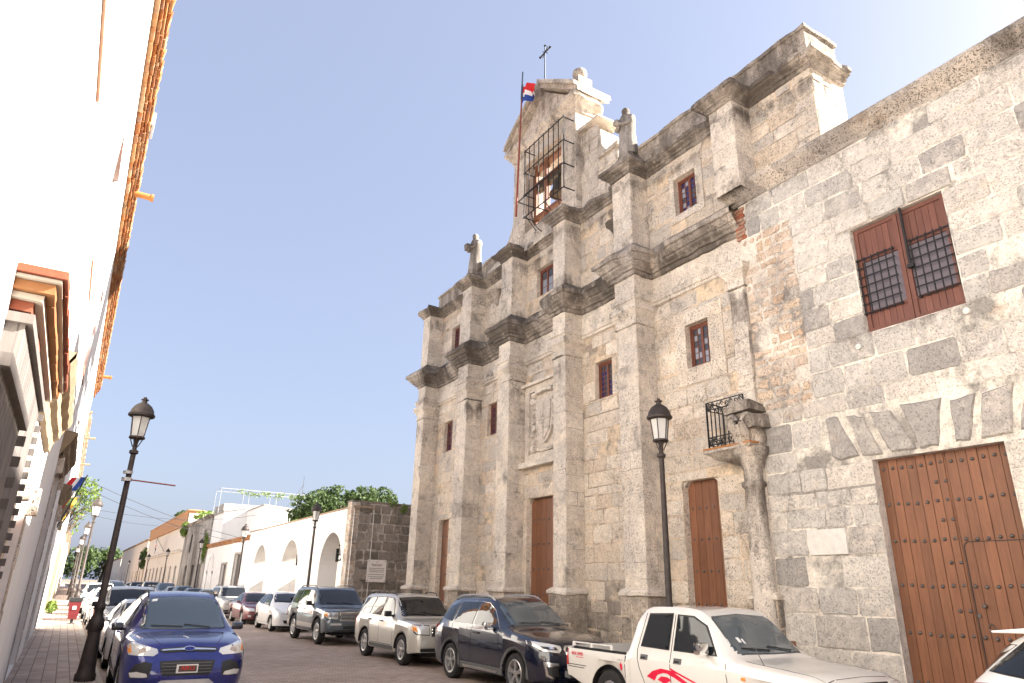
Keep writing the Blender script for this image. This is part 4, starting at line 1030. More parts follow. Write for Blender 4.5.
# white arcaded wall
arc = thing('arcade_wall', (10.4, 40, 0), 'long white wall with three tall open arches beyond the dark stone wall', 'wall')
AX = 10.1; ATH = .9; AH = 4.85
ARCH = [(32.15, 1.62, 2.35), (39.2, 1.75, 2.2), (46.3, 1.75, 2.2)]
mb = MB(); prev = 29.4; END = 50.2
def strip(a, b, z0, z1):
    for X in (AX, AX+ATH): mb.face([(X, a, z0), (X, b, z0), (X, b, z1), (X, a, z1)])
for c, r_, zs in ARCH:
    strip(prev, c-r_, 0, AH); N = 24; pr = None
    for k in range(N+1):
        t = pi-pi*k/N; p = (c+r_*cos(t), zs+r_*sin(t))
        if pr:
            for X in (AX, AX+ATH): mb.face([(X, pr[0], pr[1]), (X, p[0], p[1]), (X, p[0], AH), (X, pr[0], AH)])
            mb.face([(AX, pr[0], pr[1]), (AX+ATH, pr[0], pr[1]), (AX+ATH, p[0], p[1]), (AX, p[0], p[1])])
        pr = p
    for y in (c-r_, c+r_): mb.face([(AX, y, 0), (AX+ATH, y, 0), (AX+ATH, y, zs), (AX, y, zs)])
    prev = c+r_
strip(prev, END, 0, AH); mb.face([(AX, 29.4, AH), (AX+ATH, 29.4, AH), (AX+ATH, END, AH), (AX, END, AH)])
mb.build('wall', 'arcade_stucco', arc, fix=False)
mb = MB(); mould(mb, [(AX, 29.42), (AX, END)], [(0, AH-.55), (.025, AH-.53), (.025, AH-.45), (.0, AH-.44)], .5, .002); mould(mb, [(AX, 29.42), (AX, END)], [(0, AH-.06), (.04, AH-.04), (.04, AH+.03), (0, AH+.05), (-.9, AH+.06)], .5, .004)
for y in (35.8, 42.9): mb.box(AX-.03, AX+.02, y-.45, y+.45, 0, AH-.5)
mb.build('string_course', 'arcade_stucco', arc)
mb = MB(); mb.box(AX-.02, AX+.05, 34.1, 35.3, .75, 1.25); mb.build('wall_vent', 'weathered_wood', arc)
mb = MB(); mb.box(AX-.04, AX+.95, 29.45, END, AH+.05, AH+.12); mb.build('coping', 'dull_tile', arc)
mb = MB(); mb.box(14.2, 14.6, 29.4, 50.2, 0, 4.2); tag(mb.build('courtyard_wall', 'arcade_stucco'), 'plain white courtyard wall seen through the three arches', 'wall')
def wall_lantern(x, y, z, label):
    t = thing('wall_lantern', (x, y, z), label, 'lantern', 'wall lanterns in the arcade'); m = MB()
    m.path([(x, y+.75, z-.3), (x, y+.5, z-.45), (x, y+.2, z-.42), (x, y, z-.22)], .04, 6); m.path([(x, y+.75, z-.1), (x, y+.4, z-.2), (x, y, z-.2)], .03, 6); m.box(x-.06, x+.06, y+.72, y+.8, z-.5, z+.1); m.build('bracket', 'dark_iron', t)
    m = MB(); m.lathe([(.10, -.2), (.17, .18)], (x, y, z), 6); m.build('glass', 'frosted_glass', t, smooth=False)
    m = MB(); m.lathe([(.24, .18), (.2, .25), (.08, .36), (.03, .44)], (x, y, z), 6); m.lathe([(.12, -.24), (.12, -.19)], (x, y, z), 6)
    for q in range(6): a = q*pi/3; m.tube((x+.10*cos(a), y+.10*sin(a), z-.2), (x+.17*cos(a), y+.17*sin(a), z+.18), .014, n=4)
    m.build('cap', 'dark_iron', t)
wall_lantern(10.75, 32.4, 3.22, 'black bracket lantern hanging in the nearest arch of the white arcade'); wall_lantern(10.75, 39.3, 3.15, 'black bracket lantern hanging in the middle arch of the white arcade')
# low white house with tiled eaves continuing the arcade
simple_building('white_house', 'low white house with brown tiled eaves joining the far end of the arcade', 'house', 10.1, 50.2, 67, 4.75, 'arcade_stucco', [(52.2, 54.2, .12, 3.6), (57, 58.9, .12, 3.0)], depth=3.5, cor='brick_tile', cz=4.72, frame='ruin_stone', dk='weathered_wood')
mb = MB()
for k in range(13): a = pi*k/12; mb.box(10.02, 10.1, 63.9-1.3*cos(a)-.14, 63.9-1.3*cos(a)+.14, 2.5+1.3*sin(a)-.14, 2.5+1.3*sin(a)+.14, .7)
for y in (62.6, 65.2): mb.box(10.02, 10.1, y-.14, y+.14, .1, 2.5)
o = mb.build('blind_arch', 'arcade_stucco'); tag(o, 'blind arch moulding on the low white house, beside the old stone house', 'arch')
h2 = thing('white_house', (15, 60, 0), 'plain white two-storey house rising behind the arcade', 'house')
mb = MB(); mb.prism([(12.0, 0), (12.0, 7.35), (16.2, 7.0), (24, 6.6), (24, 0)], 56, 75, 'y'); mb.prism([(13.3, 4), (13.3, 7.9), (10.2, 7.2), (10.2, 4)], 62, 66.9, 'y'); mb.build('wall', 'house_stucco', h2)
mb = MB(); mb.prism([(11.95, 7.36), (11.95, 7.46), (16.2, 7.1), (24, 6.7), (24, 6.6), (16.2, 7.0)], 55.95, 75, 'y'); mb.prism([(13.3, 7.9), (13.3, 8.02), (10.1, 7.32), (10.1, 7.2)], 61.9, 66.9, 'y'); mb.box(11.2, 14.5, 69, 74, 7.4, 8.6); mb.build('roof', 'ruin_stone', h2)
ruin = simple_building('stone_house', 'old grey stained stone house with plants on its top, beside the white one', 'house', 10.05, 67.02, 83, 7.35, 'ruin_stone', [(69, 70.4, .12, 3.2), (73, 74.4, .12, 3.2), (77.5, 79, .12, 3.2), (69, 70.2, 4.4, 6.2), (77, 78.2, 4.4, 6.2)], cor='cornice_stone', st=lambda x, y, z: .6+.7*noise.noise(Vector((y*.6, 0, z*.1))), dk='weathered_wood')
org = simple_building('long_house', 'long cream house with an orange painted top band and a row of arched doors', 'house', 10.1, 83.02, 124, 9.0, 'aged_stucco', [(86+4.6*k, 87.5+4.6*k, .12, 3.3) for k in range(8)], cor='orange_stucco', cz=9.0, dk='dark_iron')
mb = MB(); mb.box(9.98, 10.08, 83.1, 123.9, 7.6, 8.72); mb.box(9.86, 10.08, 83.1, 123.9, 7.42, 7.58); mb.build('top_band', 'orange_stucco', org)
mb = MB(); mb.box(9.9, 10.08, 83.5, 123.5, 4.7, 4.85)
for k in range(10): mb.box(9.75, 10.08, 85+3.9*k, 86.2+3.9*k, 4.85, 4.98)
mb.build('ledge', 'aged_stucco', org)
simple_building('town_house', 'plain beige block beyond the orange topped house on the right', 'house', 10.1, 126, 184, 7.9, 'peach_stucco', [(130+7*k, 131.6+7*k, .12, 3.2) for k in range(7)], cor='dull_tile', dk='dark_iron')
simple_building('town_house', 'most distant low house row at the right end of the street', 'house', 10.1, 186, 300, 6.6, 'aged_stucco', [(190+9*k, 191.8+9*k, .12, 3.2) for k in range(10)], cor='dull_tile', dk='dark_iron')

# ------------------------------------------------------------------ plants
def leaves(mb, c, rad, n, size, seed, hole=.0, flat=.35):
    r = random.Random(seed); k = 0; tries = 0
    while k < n and tries < n*12:
        tries += 1
        p = Vector((r.uniform(-1, 1), r.uniform(-1, 1), r.uniform(-1, 1)))
        if p.length > 1 or p.length < .35: continue
        q = Vector((p.x*rad[0], p.y*rad[1], p.z*rad[2]))+Vector(c)
        f = noise.noise(q*1.1/max(.25, min(rad)*.4)+Vector((seed, 0, 0)))
        if f < hole-.05+.35*(p.length-.6): continue
        d = Vector((r.gauss(0, 1), r.gauss(0, 1), r.gauss(0, .6)+flat)).normalized(); a = d.orthogonal().normalized(); b = d.cross(a)
        an = r.uniform(0, 6.28); a, b = a*cos(an)+b*sin(an), b*cos(an)-a*sin(an); s = size*r.uniform(.6, 1.3)
        mb.face([q-a*s, q-b*s*.45+d*s*.1, q+a*s, q+b*s*.45+d*s*.1], max(0, min(1, .45+.9*f+r.uniform(-.25, .25)))); k += 1
def tree(name, base, crowns, trunk_r, label, leaf, size, n, seed, group=None):
    t = thing(name, base, label, 'tree', group); r = random.Random(seed); b = Vector(base)
    cz = max(c[2] for c, _ in crowns); top = Vector((sum(c[0] for c, _ in crowns)/len(crowns), sum(c[1] for c, _ in crowns)/len(crowns), cz))
    m = MB(); m.path([b, b.lerp(top, .35)+Vector((.1, .1, 0)), b.lerp(top, .7), top], [trunk_r, trunk_r*.8, trunk_r*.55, trunk_r*.2], 8); m.build('trunk', 'bark', t, smooth=True)
    m = MB()
    for c, rad in crowns:
        for k in range(4):
            e = Vector(c)+Vector((r.uniform(-.7, .7)*rad[0], r.uniform(-.7, .7)*rad[1], r.uniform(-.1, .7)*rad[2])); s = b.lerp(top, r.uniform(.35, .7)); m.path([s, s.lerp(e, .5)+Vector((0, 0, .15*rad[2])), e], [trunk_r*.4, trunk_r*.25, trunk_r*.08], 6)
    m.build('branches', 'bark', t, smooth=True)
    m = MB(); tot = sum(a[0]*a[1]*a[2] for _, a in crowns)
    for k, (c, rad) in enumerate(crowns): leaves(m, c, rad, int(n*rad[0]*rad[1]*rad[2]/tot), size, seed*10+k)
    m.build('crown', leaf, t, fix=False); return t
tree('leafy_tree', (14.8, 50.5, 0), [((14.3, 50, 6.6), (1.9, 2.2, 1.5)), ((15.9, 51, 7.3), (1.9, 2.2, 1.4)), ((13.6, 50, 6.0), (1.2, 1.6, 1.0)), ((15, 49, 6.2), (2, 1.6, 1.2))], .22, 'round leafy tree behind the arcade wall, nearer the pergola', 'leaf_dark', .15, 7000, 5)
tree('leafy_tree', (18.3, 50.5, 0), [((17.8, 50, 7.3), (1.7, 2.0, 1.4)), ((19.4, 50.6, 7.5), (1.3, 2.0, 1.35)), ((18.5, 49.4, 6.4), (2.2, 1.8, 1.3))], .22, 'round leafy tree rising behind the dark stone wall', 'leaf_dark', .15, 6000, 6)
tree('hanging_tree', (-2.2, 59.5, 0), [((.2, 60, 7.9), (.9, 1.2, .9)), ((.75, 60.3, 6.9), (.5, .9, .8)), ((.0, 60, 6.6), (.5, .8, 1.1)), ((-.1, 60.2, 5.2), (.25, .5, .6)), ((-1.4, 59.6, 7.2), (1.2, 1.2, 1.2))], .14, 'thin tree with loose bright foliage over the left pavement', 'leaf_light', .13, 1500, 7)
for k, (x, y, z, a, lab) in enumerate(((2, 240, 6, 6, 'dark green distant tree closing the street, leftmost'), (9, 255, 6.5, 6.5, 'dark green distant tree closing the street, centre'), (17, 248, 5.5, 6, 'dark green distant tree closing the street, at the house row'))):
    tree('distant_tree', (x, y, 0), [((x, y, z), (a, 4, z*.75)), ((x+2, y, z+2), (a*.6, 3, z*.5))], .4, lab, 'leaf_dark', .5, 1600, 20+k, 'trees closing the street')
def plant(name, c, rad, n, size, label, leaf, seed, cat='plant'):
    m = MB(); leaves(m, c, rad, n, size, seed)
    for k in range(5): m.path([(c[0]+rad[0]*.3*sin(k*2), c[1]+rad[1]*.3*cos(k*2), c[2]-rad[2]*1.1), (c[0]+rad[0]*.5*sin(k*2.1), c[1]+rad[1]*.5*cos(k*2.1), c[2]+rad[2]*.4)], .012, 4)
    o = m.build(name, leaf, None, fix=False); tag(o, label, cat); return o
plant('wall_shrub', (9.9, 82.5, 6.9), (.5, 1.2, .8), 450, .16, 'green shrub sprouting from the old stone house wall', 'leaf_light', 31)
plant('roof_shrub', (11, 77, 7.9), (1.2, 2.5, .6), 500, .16, 'green shrub growing on the old stone house roof', 'leaf_light', 32)
plant('roof_shrub', (11.5, 98, 9.5), (1.2, 4, .7), 700, .22, 'dark green shrubs growing on the orange topped house', 'leaf_dark', 33)
plant('wall_creeper', (9.95, 67.6, 4.6), (.2, .9, 1.3), 400, .13, 'yellowish creeper hanging between white and grey houses', 'leaf_light', 34)
plant('pavement_weed', (-.3, 42, .4), (.25, 1.0, .3), 350, .09, 'low green weed at the foot of the left wall', 'leaf_light', 35)
plant('arch_plant', (10.9, 31.3, 3.2), (.2, .35, .4), 160, .06, 'small hanging plant beside the nearest arch lantern', 'leaf_dark', 36)
plant('wall_shrub', (9.9, 126, 5), (.6, 2, 1.6), 500, .25, 'green creeper in the gap past the orange topped house', 'leaf_dark', 37)
# fringe of plants on the arcade coping
plant('coping_plants', (11.6, 44, 4.95), (.9, 6, .45), 900, .1, 'dry green plants trailing along the top of the arcade', 'leaf_light', 38)
for x, y, z in ((12.35, 29.45, 5.0), (11.85, 29.5, 5.2)): plant('wall_tuft', (x, y, z), (.25, .12, .22), 120, .06, 'small green tuft on top of the dark stone wall, '+('nearest the church' if x > 12 else 'above the notice'), 'leaf_light', int(x*9))
# roof pergola with vine, and antenna
pg = thing('roof_pergola', (13.7, 65.4, 8.1), 'thin metal roof pergola with hanging vines behind the white house', 'pergola')
mb = MB()
for y in (65.4, 68):
    mb.tube((10.2, y, 9.5), (17.6, y, 9.5), .03, n=5)
    for x in (10.2, 12.6, 15, 17.5): mb.tube((x, y, 7.4), (x, y, 9.5), .025, n=5)
for k in range(14): mb.tube((10.2+.57*k, 65.4, 9.5), (10.2+.57*k, 68, 9.5), .015, n=4)
mb.build('frame', 'pale_metal', pg)
mb = MB()
for k in range(10): leaves(mb, (12+.6*k+.3*sin(k*3), 65.5, 9.35-.12*(k % 3)), (.45, .3, .25), 50, .09, 70+k)
mb.build('vine', 'leaf_light', pg, fix=False)
at = thing('antenna_mast', (16.5, 64, 8.2), 'thin lattice antenna mast on the white roof beside the pergola', 'antenna')
mb = MB()
mb.tube((16.9, 64, 8), (16.9, 64, 11.0), .025, n=5); mb.tube((15.6, 64, 8), (16.9, 64, 10.2), .02, n=5); mb.tube((17.4, 64, 8), (16.9, 64, 9.6), .02, n=5)
mb.build('mast', 'grey_trim', at)

# ------------------------------------------------------------------ street lamps
def lamp_meshes():
    t = thing('street_lamp', (0, 0, 0), 'x', 'street lamp', 'black lantern lamps along the street')
    m = MB(); m.lathe([(.165, 0), (.165, .1), (.145, .13), (.135, .2), (.10, .72), (.095, .78), (.12, .81), (.128, .9), (.118, .97), (.085, 1.02), (.072, 1.12), (.088, 1.15), (.088, 1.22), (.06, 1.26), (.046, 3.9)], n=14); m.build('post', 'lamp_iron', t, smooth=True)
    m = MB(); m.lathe([(.05, 3.9), (.08, 3.92), (.08, 3.97), (.04, 3.99), (.04, 4.12), (.06, 4.2)], n=12)
    m.lathe([(.13, 4.2), (.145, 4.21), (.145, 4.235), (.13, 4.245)], n=12)
    for q in range(6):
        a = q*pi/3+.2; m.tube((.128*cos(a), .128*sin(a), 4.23), (.178*cos(a), .178*sin(a), 4.66), .0095, n=5); 
        if q % 2 == 0: m.tube((.05*cos(a), .05*sin(a), 4.05), (.13*cos(a), .13*sin(a), 4.22), .010, n=5)
    m.build('lantern_frame', 'lamp_iron', t, smooth=True)
    m = MB(); m.lathe([(.118, 4.24), (.17, 4.66)], n=6, ph=.2); m.build('lantern_glass', 'frosted_glass', t)
    m = MB(); m.lathe([(.19, 4.62), (.235, 4.64), (.24, 4.68), (.215, 4.70), (.20, 4.77), (.15, 4.85), (.085, 4.90), (.048, 4.92), (.048, 4.96), (.068, 4.97), (.068, 4.985), (.03, 4.995), (.036, 5.02), (.02, 5.03)], n=16); m.build('lantern_cap', 'lamp_iron', t, smooth=True)
    return t
lamp0 = lamp_meshes(); index_kids()
LAMPS = [(.6, 14.35, .965, 'nearest street lamp on the left pavement, beside the blue car'), (.58, 36.0, 1, 'second street lamp on the left pavement, just past the red litter bin'), (.6, 52, 1, 'third street lamp on the left pavement'), (.6, 68, 1, 'fourth street lamp on the left pavement'), (.6, 88, 1, 'fifth and farthest street lamp on the left pavement'),
         (8.9, 9.25, 1, 'nearest right-hand street lamp, in front of the church by the white pickup'), (8.9, 31.0, 1, 'street lamp before the nearest arch of the white arcade'), (8.9, 45.9, 1, 'street lamp before the farthest arch of the arcade'), (8.9, 62.6, .98, 'street lamp before the old grey stone house'), (8.9, 85.2, .98, 'street lamp before the near end of the orange topped house'), (8.9, 106, .98, 'street lamp before the far end of the orange topped house'), (8.9, 119, .96, 'street lamp just past the orange topped house flag'), (8.9, 140, .96, 'farthest tiny street lamp on the right')]
for k, (x, y, s_, lab) in enumerate(LAMPS):
    o = lamp0 if k == 0 else dup(lamp0, None, None); o.location = (x, y, SW); o.scale = (s_, s_, s_); o['label'] = lab
    o.rotation_euler = (0, 0, k*.7)
    if k == 0: o.rotation_euler = (radians(-.4), radians(.5), .3)
rod = thing('lamp_arm', (.6, 14.35, 3.4), 'thin rusty banner arm strapped to the nearest left street lamp', 'banner arm')
mb = MB(); mb.tube((.62, 14.35, 3.42), (1.42, 14.35, 3.38), .014, n=6); mb.build('rod', 'red_rod', rod)
mb = MB(); mb.lathe([(.085, 0), (.085, .06)], (.6, 14.35, 3.39), 12); mb.lathe([(.08, 0), (.08, .05)], (.6, 14.35, 3.52), 12); mb.build('strap', 'pale_metal', rod)

# litter bin
bn = thing('litter_bin', (.52, 32.2, SW), 'red litter bin with black lid on the left pavement', 'litter bin')
mb = MB()
x, y = .52, 32.2
for z0, z1, a, b in ((.16, .76, .15, .21),):
    mb.faces([(x-a, y-a*.8, SW+z0), (x+a, y-a*.8, SW+z0), (x+a, y+a*.8, SW+z0), (x-a, y+a*.8, SW+z0), (x-b, y-b*.8, SW+z1), (x+b, y-b*.8, SW+z1), (x+b, y+b*.8, SW+z1), (x-b, y+b*.8, SW+z1)], [(3, 2, 1, 0), (4, 5, 6, 7), (0, 1, 5, 4), (1, 2, 6, 5), (2, 3, 7, 6), (3, 0, 4, 7)])
mb.build('bin_body', 'red_plastic', bn, bevel=.02)
mb = MB(); mb.box(x-.225, x+.225, y-.18, y+.18, SW+.76, SW+.92); mb.build('lid', 'black_plastic', bn, bevel=.03)
mb = MB(); mb.box(x-.08, x+.08, y-.2, y-.2+.0, SW+.55, SW+.7); mb = MB(); mb.box(x-.06, x+.06, y-.17, y-.145, SW+.5, SW+.62); mb.build('sticker', 'white_sign', bn)
mb = MB(); mb.tube((x, y, SW), (x, y, SW+.25), .05, n=8); mb.lathe([(.14, 0), (.14, .03)], (x, y, SW), 12); mb.build('foot', 'black_plastic', bn)

# flags on the houses
def wall_flag(root, tip, label, mats, seed, w, h, du, dv=(0, 0, -1)):
    t = thing('house_flag', root, label, 'flag'); m = MB(); m.tube(root, tip, .028, .022, 6); m.build('pole', 'grey_trim', t)
    a = Vector(root).lerp(Vector(tip), .96); flag_mesh('flag', t, a, du, dv, w, h, mats, quarters if len(mats) == 3 else (lambda s, q: 0 if q < .4 else 1), amp=.07, fold=4, seed=seed); return t
wall_flag((-.5, 24.4, 3.1), (-.03, 24.0, 4.6), 'red, white and blue flag hanging from the tall white house', FL, 1, 1.05, .38, (-.35, .1, -1), (-1, .2, -.1))
wall_flag((-.5, 27.4, 3.2), (-.1, 27.2, 4.3), 'limp yellow and green flag on the left house, behind the tricolour', ['flag_yellow', 'leaf_dark'], 2, .8, .35, (-.3, .1, -1), (-1, .2, -.1))
wall_flag((10.05, 100.5, 5.2), (8.9, 100.2, 6.9), 'blue, white and red flag on the orange topped house', FL, 3, 1.5, 1.1, (.1, 1, -.5))
# overhead cables
def cable(p, q, sag, label):
    m = MB(); P, Q = Vector(p), Vector(q); m.path([P.lerp(Q, t)-Vector((0, 0, sag*4*t*(1-t))) for t in [i/16 for i in range(17)]], .012, 4); tag(m.build('overhead_cable', 'cable_black'), label, 'cable')
cable((-.5, 40, 6.5), (10.1, 50, 4.4), .3, 'overhead cable sloping from the left house to the low white house')
cable((-.5, 38, 5.9), (10.1, 52, 4.3), .35, 'lower overhead cable crossing from the left house, just below the sloping one')
cable((-.5, 46, 5.6), (13.3, 60, 7.2), .7, 'overhead cable sagging towards the white two-storey house')
cable((-.5, 56, 6.1), (10.1, 70, 6.6), .5, 'overhead cable reaching the old grey stone house')
cable((13.2, 46, 5.6), (13.5, 60, 6.6), .3, 'dark cable draped along the white two-storey house')
# ------------------------------------------------------------------ cars
def paint(name, c, metal=.35, rough=.35, spec=.4, dust=.12):
    t = NT(name); v = t.obj(); n = t.noise(v, 3, 6, .7)
    col = t.mix(t.ramp(n, [(.45, 0.0), (.75, dust)]), c, (.42, .37, .32)); t.fin(col, t.ramp(n, [(.3, rough*.85), (.7, rough*1.15)]), metal, spec, 1.0)
    t.b.inputs['Coat Roughness'].default_value = .04
paint('paint_blue', (.009, .015, .15), .45, .3, .4, .05); paint('paint_navy', (.003, .005, .016), .1, .25, .5, .0); paint('paint_silver', (.50, .475, .425), .35, .38); paint('paint_grey', (.10, .12, .135), .5, .35)
paint('paint_white', (.64, .63, .61), 0, .4); paint('paint_cream', (.63, .605, .56), 0, .42, .35, .25); paint('paint_maroon', (.13, .02, .022), .3, .35); paint('paint_black', (.012, .012, .014), .2, .3); paint('paint_teal', (.04, .09, .11), .4, .35); paint('paint_gold', (.40, .37, .33), .45, .4)
glass_mat('car_glass', (.012, .014, .016), .03, .6)
t_ = NT('windshield_glass'); t_.fin((.05, .07, .085), .03, 0, .8, .3)
plain('car_trim', (.018, .018, .019), .5, 0, .4, .15); plain('seam', (.012, .011, .011), .7); plain('tyre', (.025, .024, .024), .85, 0, .2, .3, 14, .2)
plain('alloy', (.48, .47, .46), .32, .85, .5, .1); plain('dark_alloy', (.10, .10, .105), .35, .8); plain('chrome', (.72, .71, .69), .12, 1.0); plain('plastic_grey', (.10, .10, .10), .6)
t_ = NT('lamp_lens'); t_.fin((.62, .61, .58), .08, .25, .8, .6)
t_ = NT('tail_lens'); t_.fin((.42, .012, .012), .1, 0, .7, .5)
t_ = NT('amber_lens'); t_.fin((.75, .25, .03), .12, 0, .7, .4)
plain('plate_white', (.62, .60, .57), .5); plain('plate_red', (.55, .04, .035), .5); plain('plate_dark', (.09, .06, .05), .5); plain('decal_red', (.62, .012, .05), .35); plain('decal_grey', (.3, .3, .3), .5)
plain('paper_white', (.75, .75, .73), .7)

def herm(pts, s):
    if s <= pts[0][0]: return pts[0][1]
    if s >= pts[-1][0]: return pts[-1][1]
    n = len(pts)
    sl = [(pts[i+1][1]-pts[i][1])/(pts[i+1][0]-pts[i][0]) for i in range(n-1)]
    for i in range(n-1):
        if pts[i][0] <= s <= pts[i+1][0]:
            def m(j):
                if j == 0: return sl[0]
                if j == n-1: return sl[-1]
                a, b = sl[j-1], sl[j]
                return 0 if a*b <= 0 else 2*a*b/(a+b)
            h = pts[i+1][0]-pts[i][0]; t = (s-pts[i][0])/h; a, b = pts[i][1], pts[i+1][1]
            return (2*t**3-3*t*t+1)*a+(t**3-2*t*t+t)*h*m(i)+(-2*t**3+3*t*t)*b+(t**3-t*t)*h*m(i+1)
def smooth01(x): x = max(0, min(1, x)); return x*x*(3-2*x)

class Car:
    """local frame: nose towards -Y; s = distance behind the nose; near side is -X"""
    def __init__(c, name, L, Wd, wb, fo, wr, top, belt, roofw, paintm, plan=None, sill=.26, shoulder=.09, cladding=None, bed=None, ends=(.30, .34), arch=1.16, archz=0):
        c.L, c.W, c.wb, c.fo, c.wr = L, Wd, wb, fo, wr; c.top = top; c.belt = belt; c.roofw = roofw; c.hw = Wd/2; c.sill = sill; c.bed = bed; c.sh = shoulder
        c.plan = plan or [(0, .74), (.04, .82), (.12, .90), (.28, .955), (.6, .99), (1.0, 1), (L-1.0, 1), (L-.5, .98), (L-.22, .94), (L-.08, .89), (L, .82)]
        c.ends = ends; c.ar = wr*arch; c.axles = (fo, fo+wb)
        c.root = thing(name, (0, 0, 0), 'x', 'car')
        ss = set(round(i*.05, 4) for i in range(int(L/.05)+1))|{L, .01, .03, .075, .125, L-.01, L-.03}
        for a in c.axles:
            for i in range(-16, 17): ss.add(round(a+c.ar*sin(i/16*pi/2)*1.0, 4))
        if bed: ss |= {bed[0], bed[0]+.004, bed[1], bed[1]+.004}
        ss = sorted(q for q in ss if 0 <= q <= L)
        vs = []; m = None
        for s_ in ss:
            half = c.sec(s_); ring = [(-x, s_-L/2, z) for x, z in half]+[(x, s_-L/2, z) for x, z in reversed(half[1:-1])]
            m = len(ring); vs += ring
        fs = []
        for k in range(len(ss)-1):
            for q in range(m): fs.append((k*m+q, k*m+(q+1) % m, (k+1)*m+(q+1) % m, (k+1)*m+q))
        h = m//2
        for base in (0, (len(ss)-1)*m):
            for q in range(h): 
                a, b = base+q, base+(q+1) % m; d, e = base+(m-q) % m, base+(m-q-1) % m
                f = [a, b, e, d]; f2 = []
                for i in f:
                    if i not in f2: f2.append(i)
                if len(f2) > 2: fs.append(tuple(f2))
        mb = MB(); mb.faces(vs, fs); c.body = mb.build('body', paintm, c.root, smooth=True, ang=32)
        c.bvh = BVHTree.FromPolygons([Vector(v) for v in vs], fs)
        # underside and wheel wells
        mb = MB(); z = c.sill
        mb.box(-c.hw*.62, c.hw*.62, -L/2+.25, L/2-.25, z-.06, z+.3); mb.box(-c.hw*.8, c.hw*.8, -L/2+fo+c.ar+.03, -L/2+fo+wb-c.ar-.03, z-.03, z+.2); mb.build('underbody', 'seam', c.root)
        for a in c.axles:
            mb = MB(); r_ = c.ar*.992; A = [(a-L/2+r_*cos(i*pi/14), c.wr+r_*.98*sin(i*pi/14)) for i in range(15)]; w_ = c.hw*herm(c.plan, a)-.006
            for i in range(14): mb.face([(-w_, *A[i]), (w_, *A[i]), (w_, *A[i+1]), (-w_, *A[i+1])])
            mb.build('wheel_well', 'seam', c.root, fix=False)
    def sec(c, s):
        top = herm(c.top, s); bl = herm(c.belt, s); w = c.hw*herm(c.plan, s); L = c.L
        zb = c.sill+(c.ends[0]-c.sill)*smooth01((.55-s)/.55)+(c.ends[1]-c.sill)*smooth01((s-L+.55)/.55)
        for a in c.axles:
            d = abs(s-a)
            if d < c.ar: zb = max(zb, c.wr+sqrt(max(0, c.ar**2-d*d))*.98)
        g = smooth01((top-bl)/.36); b = min(bl, top-.05); zs = b-c.sh
        zb = min(zb, zs-.05)
        rw = c.hw*herm(c.roofw, s); rw = min(rw, w)
        lo = min(zs-.02, max(zb+.03, zb+.10)); mid = max(zb+.06, min(zs-.01, (zb+.62*(zs-zb)) if zb < .4 else zs-.012*1))
        mid = max(lo+.004, min(mid, zs-.004))
        p = [(0, zb), (w*.80, zb), (w*.955, zb+.006), (w*.985, lo), (w*1.0, mid), (w*.992, zs), (w*.955, b)]
        if c.bed and c.bed[0]+.002 < s <= c.bed[1]:
            zr = b; fl = max(.62, zb+.03)
            p = [(0, zb), (w*.80, zb), (w*.955, zb+.006), (w*.985, lo), (w*1.0, mid), (w*.995, zr-.05), (w*.98, zr), (w*.93, zr), (w*.91, zr-.03), (w*.90, fl), (0, fl)]
            return p
        hood = [(w*.90, b+(top-b)*.45), (w*.80, b+(top-b)*.75), (w*.55, top-.012), (0, top)]
        bw = w*.955
        gh = [(bw+(rw-bw)*.52, b+(top-b)*.5), (rw+.015, top-.085), (rw-.055, top-.022), (0, top)]
        return p+[(hood[i][0]*(1-g)+gh[i][0]*g, hood[i][1]*(1-g)+gh[i][1]*g) for i in range(4)]
    def decal(c, name, poly, view, mat, parent=None, off=.005, skirt=.012, res=.05, sgn=-1):
        """panel wrapped on the body; view 'side' (s, z), 'front'/'rear' (x, z), 'top' (x, s)"""
        P = []
        n = len(poly)
        for i in range(n):
            a, b = Vector(poly[i]), Vector(poly[(i+1) % n]); k = max(1, int((b-a).length/res+.5))
            P += [a.lerp(b, j/k) for j in range(k)]
        nb = len(P); x0 = min(p.x for p in P); x1 = max(p.x for p in P); y0 = min(p.y for p in P); y1 = max(p.y for p in P)
        def inside(q):
            r = False
            for i in range(nb):
                a, b = P[i], P[i-1]
                if (a.y > q.y) != (b.y > q.y) and q.x < (b.x-a.x)*(q.y-a.y)/(b.y-a.y)+a.x: r = not r
            return r
        def far(q): return all((q-p).length > res*.45 for p in P)
        G = []; nx = int((x1-x0)/res); ny = int((y1-y0)/res)
        for i in range(1, nx+1):
            for j in range(1, ny+1):
                q = Vector((x0+i*res, y0+j*res))
                if q.x < x1 and q.y < y1 and inside(q) and far(q): G.append(q)
        V2, _, F, *_r = delaunay_2d_cdt(P+G, [(i, (i+1) % nb) for i in range(nb)], [], 1, 1e-5)
        h = c.L/2
        def cast(u, v):
            if view == 'side': o, d = Vector((sgn*3, u-h, v)), Vector((-sgn, 0, 0))
            elif view == 'front': o, d = Vector((u, -h-2, v)), Vector((0, 1, 0))
            elif view == 'rear': o, d = Vector((u, h+2, v)), Vector((0, -1, 0))
            else: o, d = Vector((u, v-h, 4)), Vector((0, 0, -1))
            loc, nn, i, ds = c.bvh.ray_cast(o, d)
            return (None, d) if loc is None else (loc, d)
        W3 = []; D = None
        for q in V2: l, D = cast(q.x, q.y); W3.append(l)
        mb = MB(); vs = []; ix = {}
        for i, l in enumerate(W3):
            if l is not None: ix[i] = len(vs); vs.append(l-D*off)
        fs = [tuple(ix[i] for i in f) for f in F if all(i in ix for i in f)]
        cnt = {}
        for f in fs:
            for i in range(len(f)): e = (f[i], f[(i+1) % len(f)]); cnt[e] = 1
